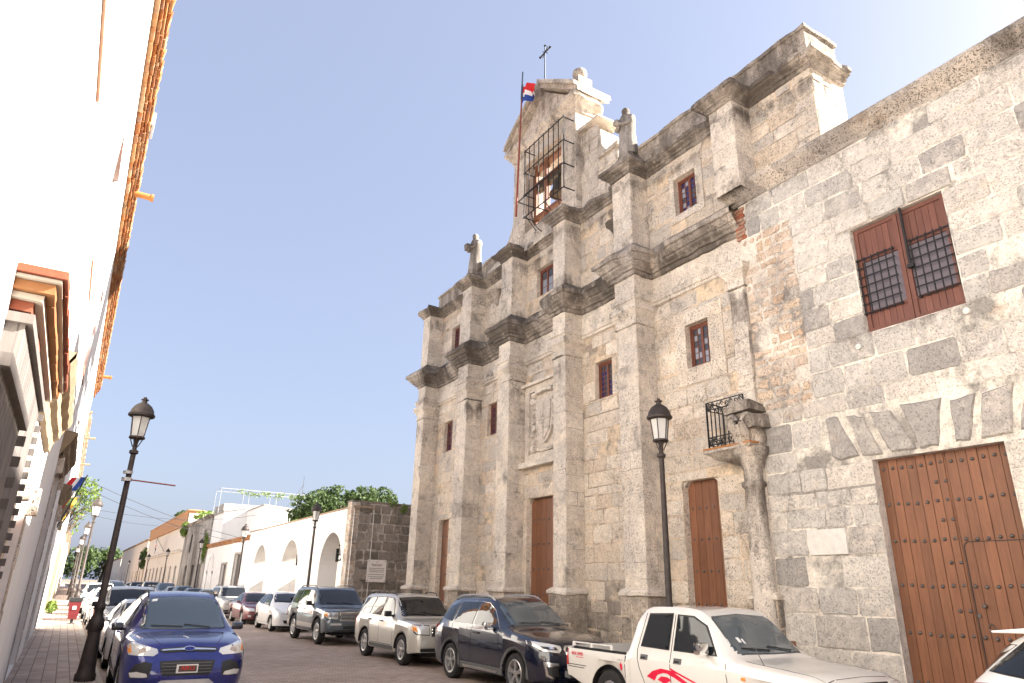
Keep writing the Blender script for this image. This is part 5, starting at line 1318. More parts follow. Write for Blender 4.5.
        bd = [e for e in cnt if (e[1], e[0]) not in cnt]; k0 = len(vs); mp = {}
        for a, b in bd:
            for i in (a, b):
                if i not in mp: mp[i] = len(vs); vs.append(vs[i]+D*(skirt+off))
            fs.append((b, a, mp[a], mp[b]))
        if not fs: return None
        mb.faces(vs, fs); o = mb.build(name, mat, parent or c.root, smooth=True, ang=50, fix=False); return o
    def line(c, pts, view='side', w=.006, mat='seam', name='door_seam', off=.0015, sgn=-1, parent=None):
        A = []; B = []
        pts = [Vector(p) for p in pts]
        for k, p in enumerate(pts):
            d = (pts[min(k+1, len(pts)-1)]-pts[max(k-1, 0)]).normalized(); e = Vector((-d.y, d.x))*w; A.append((p+e)[:]); B.append((p-e)[:])
        return c.decal(name, A+B[::-1], view, mat, parent or c.body, off, .002, .06, sgn)
    def pt(c, u, v, view='side', sgn=-1):
        h = c.L/2
        o, d = {'side': (Vector((sgn*3, u-h, v)), Vector((-sgn, 0, 0))), 'front': (Vector((u, -h-2, v)), Vector((0, 1, 0))), 'top': (Vector((u, v-h, 4)), Vector((0, 0, -1)))}[view]
        return c.bvh.ray_cast(o, d)[0]
    def wheels(c, spokes=5, style='alloy', rimf=.66, pair=False, steer=0):
        R = c.wr; tw = .105
        for ai, a in enumerate(c.axles):
            for sg in (-1, 1):
                X = sg*(c.hw*herm(c.plan, a)-tw-.03); y = a-c.L/2
                mb = MB(); pr = [(R*rimf, -tw*.9), (R*.8, -tw*1.02), (R*.93, -tw*.97), (R*.985, -tw*.8), (R, -tw*.5), (R, tw*.5), (R*.985, tw*.8), (R*.93, tw*.97), (R*.8, tw*1.02), (R*rimf, tw*.9)]
                mb.lathe(pr, (X, y, R), 28, axis='x', cap=False); w = mb.build('wheel', 'tyre', c.root, smooth=True, ang=40)
                m = MB(); o = sg*tw; q = lambda r, d: (r, o*d)
                m.lathe([q(R*rimf*1.02, .93), q(R*rimf*.98, 1.0), q(R*rimf*.9, .95), q(R*rimf*.86, .5), q(R*rimf*.84, .2)], (X, y, R), 28, axis='x', mi=0, cap=False)
                m.lathe([q(R*.17, .3), q(R*.17, .8), q(R*.12, .86), q(R*.02, .87)], (X, y, R), 12, axis='x', mi=0)
                m.lathe([q(R*.6, .16), q(R*.6, .2), q(R*.02, .21)], (X, y, R), 18, axis='x', mi=1)
                for k in range(spokes):
                    for dd in ((-.13, .13) if pair else (0,)):
                        t = 2*pi*k/spokes+.3+dd; ct, st = cos(t), sin(t); r0, r1 = R*.08, R*rimf*.93; w0, w1 = (R*.035, R*.045) if pair else (R*.075, R*.10)
                        f = lambda r, ww, d: (X+o*d, y+r*ct-ww*st, R+r*st+ww*ct)
                        m.faces([f(r0, -w0, .82), f(r0, w0, .82), f(r1, w1, .9), f(r1, -w1, .9), f(r0, -w0*1.2, .35), f(r0, w0*1.2, .35), f(r1, w1*1.2, .45), f(r1, -w1*1.2, .45)], [(0, 1, 2, 3), (0, 4, 5, 1), (1, 5, 6, 2), (2, 6, 7, 3), (3, 7, 4, 0)], mi=0)
                m.build('rim', [style, 'seam'], w, smooth=True, ang=35)
    def arch_trim(c, mat='car_trim', wd=.055):
        for a in c.axles:
            for sg in (-1, 1):
                N = 18; t0 = -.12; ou = []; inn = []
                for i in range(N+1):
                    t = t0+(pi-2*t0)*i/N; zz = lambda r: c.wr+r*sin(t)*.98
                    ou.append((a+(c.ar+wd)*cos(t), zz(c.ar+wd))); inn.append((a+(c.ar+.006)*cos(t), zz(c.ar+.006)))
                c.decal('arch_trim', ou+inn[::-1], 'side', mat, None, .012, .02, .05, sg)
    def mirror(c, s, z, mat, sz=(.10, .07, .085), arm=.06, sgs=(-1, 1)):
        for sg in sgs:
            p = c.pt(s, z, 'side', sg)
            if p is None: continue
            x = p.x+sg*(sz[0]*.5+arm+.03); y = p.y-.01
            mb = MB(); mb.box(x-sz[0]*.8, x+sz[0]*.8, y-sz[1]*.8, y+sz[1]*.7, p.z-sz[2]*.75, p.z+sz[2]*.75); m = mb.build('wing_mirror', mat, c.root, bevel=.035, smooth=True, ang=60)
            mb = MB(); mb.box(*sorted((p.x-sg*.03, x-sg*sz[0]*.6)), y-.03, y+.035, p.z-.06, p.z-.02); mb.build('mirror_arm', 'car_trim', m)
            mb = MB(); mb.face([(x-sz[0]*.66, y+sz[1]*.72, p.z-sz[2]*.6), (x+sz[0]*.66, y+sz[1]*.72, p.z-sz[2]*.6), (x+sz[0]*.66, y+sz[1]*.72, p.z+sz[2]*.6), (x-sz[0]*.66, y+sz[1]*.72, p.z+sz[2]*.6)]); mb.build('mirror_glass', 'chrome', m)
    def handle(c, s, z, mat='chrome', w=.10):
        for sg in (-1, 1):
            p = c.pt(s, z, 'side', sg)
            mb = MB(); x = p.x+sg*.022; mb.box(x-.012, x+.012, p.y-w, p.y+w, p.z-.015, p.z+.016)
            for e in (-1, 1): mb.box(*sorted((p.x-sg*.01, x)), p.y+e*w*.8-.014, p.y+e*w*.8+.014, p.z-.012, p.z+.012)
            mb.build('door_handle', mat, c.root, bevel=.006)
    def rails(c, s0, s1, frac, mat='chrome', h=.045, feet=3):
        for sg in (-1, 1):
            pts = []
            for i in range(13):
                s = s0+(s1-s0)*i/12; x = sg*(c.hw*herm(c.roofw, s)*frac); p = c.pt(x, s, 'top'); k = smooth01(min(i, 12-i)/1.5); pts.append((p.x, p.y, p.z+h*k-.005))
            m = MB(); m.path(pts, .017, 6); m.build('roof_rail', mat, c.root, smooth=True)
    def wipers(c, s, hw):
        for x0, x1 in ((-hw*.85, -.02), (-.0, hw*.7)):
            a = c.pt(x0, s+.02, 'top'); b = c.pt(x1, s-.05 if False else s, 'top'); pts = []
            for i in range(7):
                t = i/6; p = c.pt(x0+(x1-x0)*t, s+.06*(1-t)+.01, 'top')
                if p: pts.append((p.x, p.y, p.z+.022))
            m = MB(); m.path(pts, .009, 5); m.build('wiper', 'car_trim', c.root)
    def side_windows(c, polys, glass='car_glass', trim='car_trim', grow=.022):
        for poly in polys:
            cx_ = sum(p[0] for p in poly)/len(poly); cz_ = sum(p[1] for p in poly)/len(poly)
            for sg in (-1, 1):
                if trim:
                    big = []
                    for p in poly: d = Vector((p[0]-cx_, p[1]-cz_)); d *= 1+grow/max(.05, d.length)*1.2; big.append((cx_+d.x, cz_+d.y))
                    f = c.decal('window_frame', big, 'side', trim, None, .004, .01, .04, sg)
                c.decal('side_window', poly, 'side', glass, None, .012, .006, .04, sg)
    def windshield(c, poly, glass='windshield_glass', edge=.03, name='windshield'):
        full = poly+[(-x, s) for x, s in reversed(poly) if abs(x) > 1e-6]
        cs = sum(p[1] for p in full)/len(full); big = []
        for x, s in full: big.append((x*1.03, cs+(s-cs)*1.05))
        c.decal('glass_seal', big, 'top', 'car_trim', None, .002, .01, .06)
        return c.decal(name, full, 'top', glass, None, .006, .01, .05)
    def both(c, name, poly, mat, off=.008, view='front', **k):
        for sg in (-1, 1): c.decal(name, [(x*sg, z) for x, z in poly][::sg], view, mat, None, off, .02, .035, **k)
    def place(c, x, y_nose, label, scale=.92, rz=0):
        c.root.scale = (scale,)*3; c.root.location = (x, y_nose+c.L*scale/2, 0); c.root.rotation_euler = (0, 0, rz); c.root['label'] = label

def mirx(poly): return poly+[(-x, z) for x, z in reversed(poly) if abs(x) > 1e-6]
NEAR = 6.87
def R_x(W, d=0): return NEAR+d+W*.92/2

# --- blue crossover, left kerb
c = Car('suv', 4.52, 1.84, 2.69, .90, .345,
    [(0, .60), (.03, .74), (.08, .84), (.16, .93), (.4, .985), (.8, 1.03), (1.02, 1.055), (1.1, 1.085), (1.92, 1.575), (2.15, 1.64), (2.6, 1.675), (3.3, 1.66), (3.95, 1.58), (4.1, 1.54), (4.16, 1.46), (4.40, 1.12), (4.47, .98), (4.52, .72)],
    [(0, .66), (.5, .91), (1.1, .985), (2.5, 1.05), (4.0, 1.14), (4.52, 1.0)], [(0, .8), (1.1, .77), (2.0, .66), (2.6, .64), (3.6, .62), (4.52, .6)], 'paint_blue',
    plan=[(0, .70), (.03, .78), (.1, .87), (.25, .95), (.5, .985), (.9, 1), (3.5, 1), (4.1, .97), (4.4, .92), (4.52, .84)])
c.wheels(5); c.arch_trim('car_trim', .03)
c.windshield([(0, 1.10), (.60, 1.16), (.665, 1.22), (.595, 1.85), (.55, 1.92), (0, 1.94)])
c.side_windows([[(1.62, 1.11), (2.55, 1.14), (2.55, 1.53), (2.2, 1.50), (1.95, 1.38)], [(2.64, 1.14), (3.4, 1.17), (3.38, 1.52), (2.64, 1.54)], [(3.48, 1.19), (4.0, 1.24), (3.82, 1.46), (3.47, 1.51)]])
c.both('headlight', [(.44, .80), (.50, .76), (.84, .775), (.86, .90), (.80, .945), (.62, .90), (.46, .855)], 'lamp_lens', .012)
for sg in (-1, 1):
    c.decal('turn_lens', [(x*sg, z) for x, z in ((.80, .80), (.85, .80), (.865, .89), (.82, .90))][::sg], 'front', 'amber_lens', None, .018, .02, .04)
    mb = MB(); p = c.pt(sg*.66, .83, 'front'); mb.lathe([(.05, 0), (.055, -.012), (.03, -.02), (.01, -.022)], (p.x, p.y, p.z), 12); mb = MB()
    for q in range(12): pass
    v_ = [(p.x+.05*cos(a), p.y-.03, p.z+.05*sin(a)) for a in [i*pi/7 for i in range(14)]]; mb.face(v_); mb.build('lamp_bulb', 'chrome', c.root, fix=False)
c.decal('upper_grille', mirx([(0, .885), (.40, .865), (.43, .83), (.36, .80), (0, .815)]), 'front', 'car_trim', None, .008, .02, .04)
c.decal('grille_bar', mirx([(0, .872), (.38, .852), (.40, .832), (0, .845)]), 'front', 'chrome', None, .02, .02, .04)
c.decal('lower_grille', mirx([(0, .70), (.40, .685), (.37, .56), (.33, .48), (0, .48)]), 'front', 'car_trim', None, .008, .02, .04)
for z in (.52, .565, .61, .655): c.decal('grille_slat', mirx([(0, z+.008), (.36, z+.008), (.36, z-.006), (0, z-.006)]), 'front', 'plastic_grey', None, .016, .012, .06)
c.both('side_intake', [(.50, .66), (.62, .69), (.74, .64), (.80, .52), (.78, .46), (.52, .46)], 'car_trim', .008)
c.both('fog_light', [(.54, .475), (.60, .47), (.77, .475), (.795, .535), (.70, .55), (.56, .52)], 'lamp_lens', .016)
c.decal('skid_plate', mirx([(0, .42), (.34, .42), (.42, .36), (.36, .335), (0, .335)]), 'front', 'alloy', None, .012, .03, .05)
c.decal('front_lip', mirx([(0, .335), (.5, .33), (.62, .29), (0, .285)]), 'front', 'car_trim', None, .004, .02, .05)
em = c.decal('emblem', [(.085*cos(a), .858+.036*sin(a)) for a in [i*pi/10 for i in range(20)]], 'front', 'chrome', None, .028, .02, .05)
c.decal('emblem_field', [(.074*cos(a), .858+.028*sin(a)) for a in [i*pi/10 for i in range(20)]], 'front', 'paint_blue', em, .033, .01, .05)
pl = c.decal('license_plate', [(-.155, .515), (.155, .515), (.155, .635), (-.155, .635)], 'front', 'plate_white', None, .03, .02, .08)
c.decal('plate_field', [(-.125, .535), (.135, .535), (.135, .62), (-.125, .62)], 'front', 'plate_dark', pl, .034, .004, .08)
py = c.pt(0, .58, 'front').y-.038
text_mesh('plate_text', 'AIRO', .085, 'plate_red', pl, (.005, py, .585), (1, 0, 0), (0, 0, 1))
c.mirror(1.72, 1.10, 'paint_navy', (.115, .085, .085)); c.handle(2.42, .98, 'paint_blue'); c.handle(3.32, 1.0, 'paint_blue'); c.rails(2.05, 3.8, .93, 'car_trim'); c.wipers(1.13, .6)
for q in ([(1.62, 1.05), (1.58, .95), (1.55, .5), (1.62, .36), (2.5, .34), (2.58, .5), (2.6, 1.08)], [(2.6, .5), (2.66, .36), (3.2, .34), (3.42, .62), (3.46, 1.1)]): c.line(q)
c.line([(-.62, 1.02), (-.56, .6), (-.44, .2), (-.36, .1), (.36, .1), (.44, .2), (.56, .6), (.62, 1.02)], 'top', .005, name='bonnet_seam')
for x in (-.06,): c.decal('bonnet_leaf', [(x, .62), (x+.015, .6), (x+.075, .42), (x+.055, .42)], 'top', 'paper_white', None, .004, .002, .05)
c.both('tail_light', [(.60, 1.0), (.84, .98), (.84, .82), (.62, .85)], 'tail_lens', .008, 'rear')
c.decal('rear_window', mirx([(0, 1.50), (.52, 1.47), (.62, 1.16), (0, 1.14)]), 'rear', 'car_glass', None, .006, .01, .06)
c.decal('sun_sticker', [(-.50, 1.86), (-.42, 1.875), (-.43, 1.80), (-.52, 1.785)], 'top', 'paper_white', None, .008, .002, .05)
c.place(1.76, 11.6, 'bright blue crossover parked at the left kerb beside the nearest lamp', rz=radians(-.6))
blue_suv = c

# --- navy crossover
def build_crossover(name, pm, label, x, yn):
    c = Car(name, 4.62, 1.815, 2.67, .95, .355,
        [(0, .62), (.03, .80), (.07, .90), (.14, .965), (.4, 1.03), (.8, 1.085), (1.15, 1.125), (1.25, 1.16), (2.05, 1.60), (2.3, 1.675), (2.7, 1.70), (3.6, 1.68), (4.05, 1.62), (4.2, 1.57), (4.28, 1.47), (4.5, 1.12), (4.57, .98), (4.62, .72)],
        [(0, .66), (.5, .94), (1.2, 1.03), (2.5, 1.07), (4.0, 1.12), (4.62, 1.0)], [(0, .8), (1.2, .78), (2.05, .68), (2.7, .67), (3.8, .655), (4.62, .62)], pm,
        plan=[(0, .72), (.03, .80), (.1, .88), (.25, .955), (.5, .985), (.9, 1), (3.7, 1), (4.2, .97), (4.5, .92), (4.62, .84)])
    c.wheels(5, 'alloy', .68, True); c.arch_trim('plastic_grey', .065)
    c.decal('sill_trim', [(1.4, .40), (3.1, .40), (3.1, .285), (1.4, .285)], 'side', 'plastic_grey', None, .012, .02, .08); c.decal('sill_trim', [(1.4, .40), (3.1, .40), (3.1, .285), (1.4, .285)], 'side', 'plastic_grey', None, .012, .02, .08, 1)
    c.decal('sill_strip', [(1.55, .345), (3.0, .345), (2.95, .30), (1.6, .30)], 'side', 'alloy', None, .024, .02, .08)
    c.windshield([(0, 1.26), (.62, 1.33), (.685, 1.40), (.62, 1.96), (.57, 2.03), (0, 2.05)])
    c.side_windows([[(1.62, 1.11), (2.62, 1.13), (2.62, 1.575), (2.3, 1.55), (2.02, 1.42)], [(2.72, 1.13), (3.52, 1.14), (3.48, 1.565), (2.72, 1.58)], [(3.62, 1.15), (4.22, 1.20), (4.0, 1.46), (3.58, 1.555)]], 'car_glass', 'chrome', .012)
    c.both('headlight', [(.44, .83), (.50, .77), (.78, .80), (.875, .90), (.86, .955), (.66, .925), (.46, .885)], 'lamp_lens', .012)
    c.both('headlamp_inner', [(.52, .815), (.76, .835), (.80, .88), (.56, .865)], 'car_trim', .017); c.both('lamp_bulb', [(.60, .835), (.68, .84), (.70, .875), (.62, .87)], 'chrome', .022)
    c.decal('grille_surround', mirx([(0, .90), (.36, .89), (.40, .83), (.30, .62), (0, .60)]), 'front', 'chrome', None, .010, .02, .04)
    c.decal('grille', mirx([(0, .875), (.32, .865), (.355, .82), (.27, .645), (0, .63)]), 'front', 'car_trim', None, .018, .02, .04)
    c.decal('grille_bar', mirx([(0, .79), (.34, .785), (.345, .755), (0, .76)]), 'front', 'chrome', None, .026, .01, .05)
    c.decal('lower_grille', mirx([(0, .52), (.42, .52), (.34, .36), (0, .36)]), 'front', 'car_trim', None, .008, .02, .05)
    c.both('fog_surround', [(.52, .60), (.80, .63), (.76, .40), (.66, .35), (.50, .35), (.48, .40)], 'chrome', .010); c.both('fog_light', [(.55, .53), (.765, .555), (.73, .42), (.65, .385), (.53, .385)], 'car_trim', .018)
    c.both('fog_bar', [(.53, .60), (.80, .625), (.79, .585), (.54, .56)], 'alloy', .02)
    c.decal('front_lip', mirx([(0, .35), (.5, .345), (.72, .33), (.72, .29), (0, .285)]), 'front', 'plastic_grey', None, .006, .02, .06)
    c.mirror(1.82, 1.13, 'chrome', (.10, .08, .09)); c.handle(2.42, .985, pm); c.handle(3.4, 1.0, pm); c.rails(2.2, 4.05, .95, 'alloy', .06); c.wipers(1.3, .62)
    for q in ([(1.58, 1.08), (1.53, .95), (1.50, .55), (1.56, .42), (2.6, .42), (2.66, .55), (2.67, 1.1)], [(2.68, .55), (2.74, .42), (3.25, .42), (3.5, .72), (3.56, 1.12)]): c.line(q); c.line(q, sgn=1)
    c.line([(-.66, 1.05), (-.60, .6), (-.46, .2), (-.38, .1), (.38, .1), (.46, .2), (.60, .6), (.66, 1.05)], 'top', .005, name='bonnet_seam')
    c.both('tail_light', [(.60, 1.05), (.86, 1.04), (.86, .88), (.62, .90)], 'tail_lens', .008, 'rear')
    for sg in (-1, 1): c.decal('tail_light', [(4.34, 1.08), (4.56, 1.03), (4.58, .92), (4.42, .96)], 'side', 'tail_lens', None, .010, .02, .05, sg)
    c.decal('rear_window', mirx([(0, 1.52), (.55, 1.49), (.64, 1.18), (0, 1.16)]), 'rear', 'car_glass', None, .006, .01, .06)
    c.place(x, yn, label); return c
navy = build_crossover('suv', 'paint_navy', 'dark navy crossover parked before the church doors, behind the white pickup', R_x(1.815), 10.15)

# --- boxy silver SUV
def build_boxy(name, pm, label, x, yn, L=4.44, W=1.80, wb=2.62, H=1.70, big=False):
    k = H/1.70; fo = .86 if not big else .92; q = L/4.44
    c = Car(name, L, W, wb, fo, .355 if not big else .40,
        [(0, .62), (.02, .86*k), (.05, .96*k), (.1, 1.0*k), (.5*q, 1.045*k), (1.1*q, 1.08*k), (1.2*q, 1.11*k), (1.82*q, 1.58*k), (2.0*q, 1.64*k), (2.4*q, 1.67*k), (3.6*q, 1.66*k), (4.0*q, 1.62*k), (4.12*q, 1.57*k), (4.2*q, 1.44*k), (4.35*q, 1.08*k), (4.40*q, .96*k), (L, .70)],
        [(0, .70*k), (.3, .96*k), (1.2*q, 1.03*k), (4.0*q, 1.06*k), (L, 1.0*k)], [(0, .85), (1.2*q, .82), (1.85*q, .74), (2.5*q, .735), (3.8*q, .725), (L, .70)], pm,
        plan=[(0, .80), (.02, .87), (.07, .93), (.2, .975), (.45, .99), (.8, 1), (L-.7, 1), (L-.25, .98), (L-.08, .94), (L, .88)], sill=.28 if not big else .36, ends=(.34, .38) if not big else (.42, .44))
    z = lambda v: v*k; S = lambda v: v*q
    c.wheels(5, 'alloy', .64)
    if big:
        c.arch_trim(pm, .06)
        c.decal('two_tone', [(.55, .62), (L-.3, .62), (L-.3, .40), (.55, .40)], 'side', 'paint_gold', None, .004, .01, .1)
        c.decal('running_board', [(1.45, .46), (3.35, .46), (3.35, .40), (1.45, .40)], 'side', 'plastic_grey', None, .06, .07, .1)
    else: c.arch_trim(pm, .05); c.decal('sill_trim', [(1.3, .40), (3.05, .40), (3.05, .30), (1.3, .30)], 'side', 'plastic_grey', None, .010, .02, .1)
    c.windshield([(0, S(1.22)), (.64*W/1.8, S(1.26)), (.69*W/1.8, S(1.32)), (.63*W/1.8, S(1.76)), (.58*W/1.8, S(1.81)), (0, S(1.83))], 'car_glass')
    c.side_windows([[(S(1.50), z(1.10)), (S(2.33), z(1.11)), (S(2.33), z(1.555)), (S(2.0), z(1.545)), (S(1.86), z(1.49))], [(S(2.42), z(1.11)), (S(3.15), z(1.12)), (S(3.05), z(1.55)), (S(2.42), z(1.56))], [(S(3.25), z(1.12)), (S(4.02), z(1.15)), (S(3.92), z(1.51)), (S(3.14), z(1.55))]])
    hl = [(.50, .74), (.80, .76), (.86, .84), (.85, .95), (.50, .94)]
    f = W/1.8; c.both('headlight_seal', [(.485*f, z(.72)), (.82*f, z(.74)), (.885*f, z(.83)), (.875*f, z(.97)), (.485*f, z(.96))], 'car_trim', .006); c.both('headlight', [(x*f, z(v)) for x, v in hl], 'lamp_lens', .012)
    for sg in (-1, 1): c.decal('turn_lens', [(x*f*sg, z(v)) for x, v in ((.80, .80), (.85, .85), (.85, .945), (.80, .942))][::sg], 'front', 'amber_lens', None, .02, .02, .04); c.decal('turn_lens', [(S(.06), z(.80)), (S(.22), z(.84)), (S(.22), z(.94)), (S(.06), z(.93))], 'side', 'amber_lens', None, .008, .02, .04, sg)
    if big:
        for sg in (-1, 1):
            for xx in (.58, .72): p = c.pt(sg*xx*f, z(.85), 'front'); mb = MB(); mb.face([(p.x+.055*cos(a), p.y-.03, p.z+.055*sin(a)) for a in [i*pi/7 for i in range(14)]]); mb.build('lamp_bulb', 'chrome', c.root, fix=False)
    c.decal('grille_surround', mirx([(0, z(.95)), (.46*f, z(.945)), (.44*f, z(.70)), (0, z(.69))]), 'front', 'chrome', None, .012, .02, .05)
    c.decal('grille', mirx([(0, z(.925)), (.42*f, z(.92)), (.40*f, z(.725)), (0, z(.715))]), 'front', 'car_trim' if not big else 'plastic_grey', None, .02, .02, .05)
    for v in ((.79, .86) if not big else (.75, .79, .83, .87, .90)): c.decal('grille_bar', mirx([(0, z(v+.018)), (.42*f, z(v+.016)), (.42*f, z(v-.008)), (0, z(v-.008))] if not big else [(0, z(v+.006)), (.41*f, z(v+.006)), (.41*f, z(v-.006)), (0, z(v-.006))]), 'front', 'chrome' if not big else 'alloy', None, .03, .012, .06)
    c.decal('bumper', mirx([(0, z(.66)), (.74*f, z(.655)), (.82*f, z(.63)), (.80*f, z(.46)), (0, z(.45))]), 'front', pm, None, .035, .05, .05)
    c.decal('lower_grille', mirx([(0, z(.56)), (.34*f, z(.555)), (.32*f, z(.47)), (0, z(.47))]), 'front', 'car_trim', None, .042, .01, .06)
    for sg in (-1, 1):
        ov = [(sg*.62*f+.085*cos(a), z(.555 if not big else .60)+.065*sin(a)) for a in [i*pi/8 for i in range(16)]] if not big else [(sg*x, z(v)) for x, v in ((.42, .575), (.78, .58), (.78, .635), (.42, .635))][::sg]
        c.decal('fog_light', ov, 'front', 'lamp_lens', None, .045, .012, .04)
    c.decal('front_lip', mirx([(0, z(.44)), (.72*f, z(.43)), (.72*f, z(.36)), (0, z(.35))]), 'front', 'car_trim', None, .012, .03, .06)
    c.mirror(S(1.66), z(1.16), 'car_trim', (.11, .08, .095)); c.handle(S(2.2), z(.97), 'car_trim', .09); c.handle(S(3.05), z(.98), 'car_trim', .09)
    if big: c.rails(2.1, 4.2, .93, 'car_trim', .06)
    else: c.rails(1.95, 2.75, .9, 'car_trim', .06); c.rails(3.0, 3.8, .9, 'car_trim', .06)
    c.wipers(S(1.25), .6)
    for p in ([(1.46, 1.06), (1.42, .9), (1.4, .5), (1.44, .42), (2.36, .42), (2.38, .6), (2.38, 1.08)], [(2.38, .5), (2.42, .42), (2.95, .42), (3.1, .7), (3.2, .9), (3.2, 1.08)]): c.line([(S(a), z(b)) for a, b in p])
    c.line([(-.68*f, S(1.1)), (-.66*f, .5), (-.6*f, .1), (.6*f, .1), (.66*f, .5), (.68*f, S(1.1))], 'top', .005, name='bonnet_seam')
    for sg in (-1, 1): c.decal('tail_light', [(L-.16, z(1.05)), (L-.05, z(1.0)), (L-.05, z(.72)), (L-.13, z(.72))], 'side', 'tail_lens', None, .010, .02, .04, sg)
    c.decal('rear_window', mirx([(0, z(1.50)), (.58*f, z(1.47)), (.66*f, z(1.15)), (0, z(1.13))]), 'rear', 'car_glass', None, .006, .01, .06)
    c.place(x, yn, label); return c
silver = build_boxy('suv', 'paint_silver', 'boxy silver SUV parked between the navy crossover and the big grey-green SUV', R_x(1.8), 15.2)
grey = build_boxy('suv', 'paint_grey', 'large grey-green SUV with amber corner lamps parked by the dark stone wall', R_x(1.94, -.12), 21.35, 4.89, 1.94, 2.85, 1.82, True)

# --- white hatchback, maroon saloon and generic cars
def build_small(name, pm, label, x, yn, kind):
    if kind == 'hatch':
        L, W, wb, fo, wr = 3.9, 1.695, 2.5, .80, .30
        top = [(0, .52), (.03, .68), (.08, .77), (.2, .85), (.5, .95), (.8, 1.03), (.95, 1.09), (1.7, 1.45), (1.95, 1.51), (2.4, 1.53), (3.2, 1.49), (3.5, 1.43), (3.6, 1.36), (3.8, 1.0), (3.86, .85), (L, .62)]
        belt = [(0, .58), (.5, .84), (1.0, .93), (2.5, .98), (3.6, 1.02), (L, .9)]; rw = [(0, .8), (1.0, .8), (1.75, .64), (2.4, .63), (3.4, .61), (L, .6)]
        wins = [[(1.30, 1.0), (2.15, 1.01), (2.15, 1.41), (1.85, 1.38), (1.6, 1.26)], [(2.23, 1.02), (2.95, 1.04), (2.9, 1.39), (2.23, 1.41)], [(3.03, 1.06), (3.4, 1.1), (3.3, 1.33), (2.98, 1.38)]]
        ws = [(0, .98), (.58, 1.05), (.64, 1.12), (.57, 1.62), (.52, 1.68), (0, 1.7)]
        doors = ([(1.28, .97), (1.22, .85), (1.22, .4), (1.3, .32), (2.15, .32), (2.19, .5), (2.19, .99)], [(2.2, .4), (2.25, .32), (2.75, .32), (2.95, .6), (3.0, 1.0)]); rear = [(0, 1.38), (.5, 1.35), (.58, 1.06), (0, 1.04)]
    else:
        L, W, wb, fo, wr = 4.45, 1.72, 2.58, .86, .30
        top = [(0, .50), (.03, .64), (.08, .72), (.2, .79), (.6, .88), (1.15, .94), (1.25, .97), (1.95, 1.35), (2.15, 1.40), (2.6, 1.42), (3.0, 1.39), (3.3, 1.32), (3.75, 1.02), (3.9, .98), (4.25, .95), (4.38, .88), (L, .66)]
        belt = [(0, .56), (.5, .80), (1.2, .88), (2.5, .91), (3.8, .93), (L, .82)]; rw = [(0, .8), (1.25, .78), (2.0, .63), (2.6, .62), (3.3, .61), (3.9, .75), (L, .75)]
        wins = [[(1.6, .94), (2.45, .95), (2.45, 1.32), (2.2, 1.30), (1.95, 1.2)], [(2.53, .95), (3.3, .98), (3.05, 1.27), (2.53, 1.32)]]
        ws = [(0, 1.27), (.58, 1.32), (.63, 1.38), (.55, 1.86), (.5, 1.92), (0, 1.94)]
        doors = ([(1.58, .9), (1.52, .8), (1.5, .38), (1.56, .3), (2.45, .3), (2.49, .5), (2.49, .93)], [(2.5, .4), (2.54, .3), (3.1, .3), (3.3, .6), (3.36, .95)]); rear = None
    c = Car(name, L, W, wb, fo, wr, top, belt, rw, pm, sill=.22, ends=(.24, .3), shoulder=.08); f = W/1.7
    c.wheels(6 if kind == 'hatch' else 7, 'alloy', .62); c.windshield(ws, 'car_glass'); c.side_windows(wins)
    if kind == 'hatch':
        c.both('headlight', [(.44, .66), (.70, .70), (.80, .80), (.80, .90), (.66, .87), (.46, .74)], 'lamp_lens', .012)
        c.decal('upper_grille', mirx([(0, .72), (.36, .73), (.40, .68), (.30, .64), (0, .63)]), 'front', 'car_trim', None, .01, .02, .05); c.decal('grille_bar', mirx([(0, .69), (.34, .70), (.34, .67), (0, .66)]), 'front', 'chrome', None, .02, .01, .05)
        c.decal('lower_grille', mirx([(0, .45), (.5, .45), (.44, .33), (0, .32)]), 'front', 'car_trim', None, .01, .02, .05)
    else:
        c.both('headlight', [(.42, .58), (.70, .60), (.80, .66), (.78, .75), (.44, .71)], 'lamp_lens', .012); c.decal('upper_grille', mirx([(0, .71), (.34, .69), (.30, .60), (0, .59)]), 'front', 'car_trim', None, .01, .02, .05)
        for z in (.62, .65, .68): c.decal('grille_bar', mirx([(0, z+.006), (.30, z+.006), (.30, z-.006), (0, z-.006)]), 'front', 'chrome', None, .018, .01, .06)
        c.decal('lower_grille', mirx([(0, .42), (.5, .42), (.46, .32), (0, .31)]), 'front', 'car_trim', None, .01, .02, .05)
        c.both('fog_light', [(.56, .33), (.70, .35), (.70, .42), (.56, .41)], 'lamp_lens', .016)
        c.decal('rear_window', mirx([(0, 3.28), (.5, 3.32), (.58, 3.72), (0, 3.76)]), 'top', 'car_glass', None, .006, .01, .06)
    if rear: c.decal('rear_window', mirx(rear), 'rear', 'car_glass', None, .006, .01, .06)
    pl = c.decal('license_plate', [(-.15, .44), (.15, .44), (.15, .55), (-.15, .55)], 'front', 'plate_white', None, .02, .02, .08)
    c.both('tail_light', [(.5, .9), (.74, .88), (.74, .7), (.52, .72)], 'tail_lens', .008, 'rear')
    c.mirror(wins[0][0][0]+.12, wins[0][0][1]+.04, pm, (.09, .07, .07)); c.handle(wins[0][1][0]-.12, wins[0][0][1]-.13, pm, .08); c.handle(wins[1][1][0]-.15, wins[0][0][1]-.12, pm, .08); c.wipers(ws[0][1]+.03, .55)
    for p in doors: c.line(p)
    c.place(x, yn, label); return c
hatch = build_small('hatchback', 'paint_white', 'small white hatchback parked before the arcade, between grey-green SUV and maroon saloon', R_x(1.695), 27.75, 'hatch')
saloon = build_small('saloon_car', 'paint_maroon', 'maroon saloon parked beyond the white hatchback', R_x(1.72), 32.9, 'saloon')

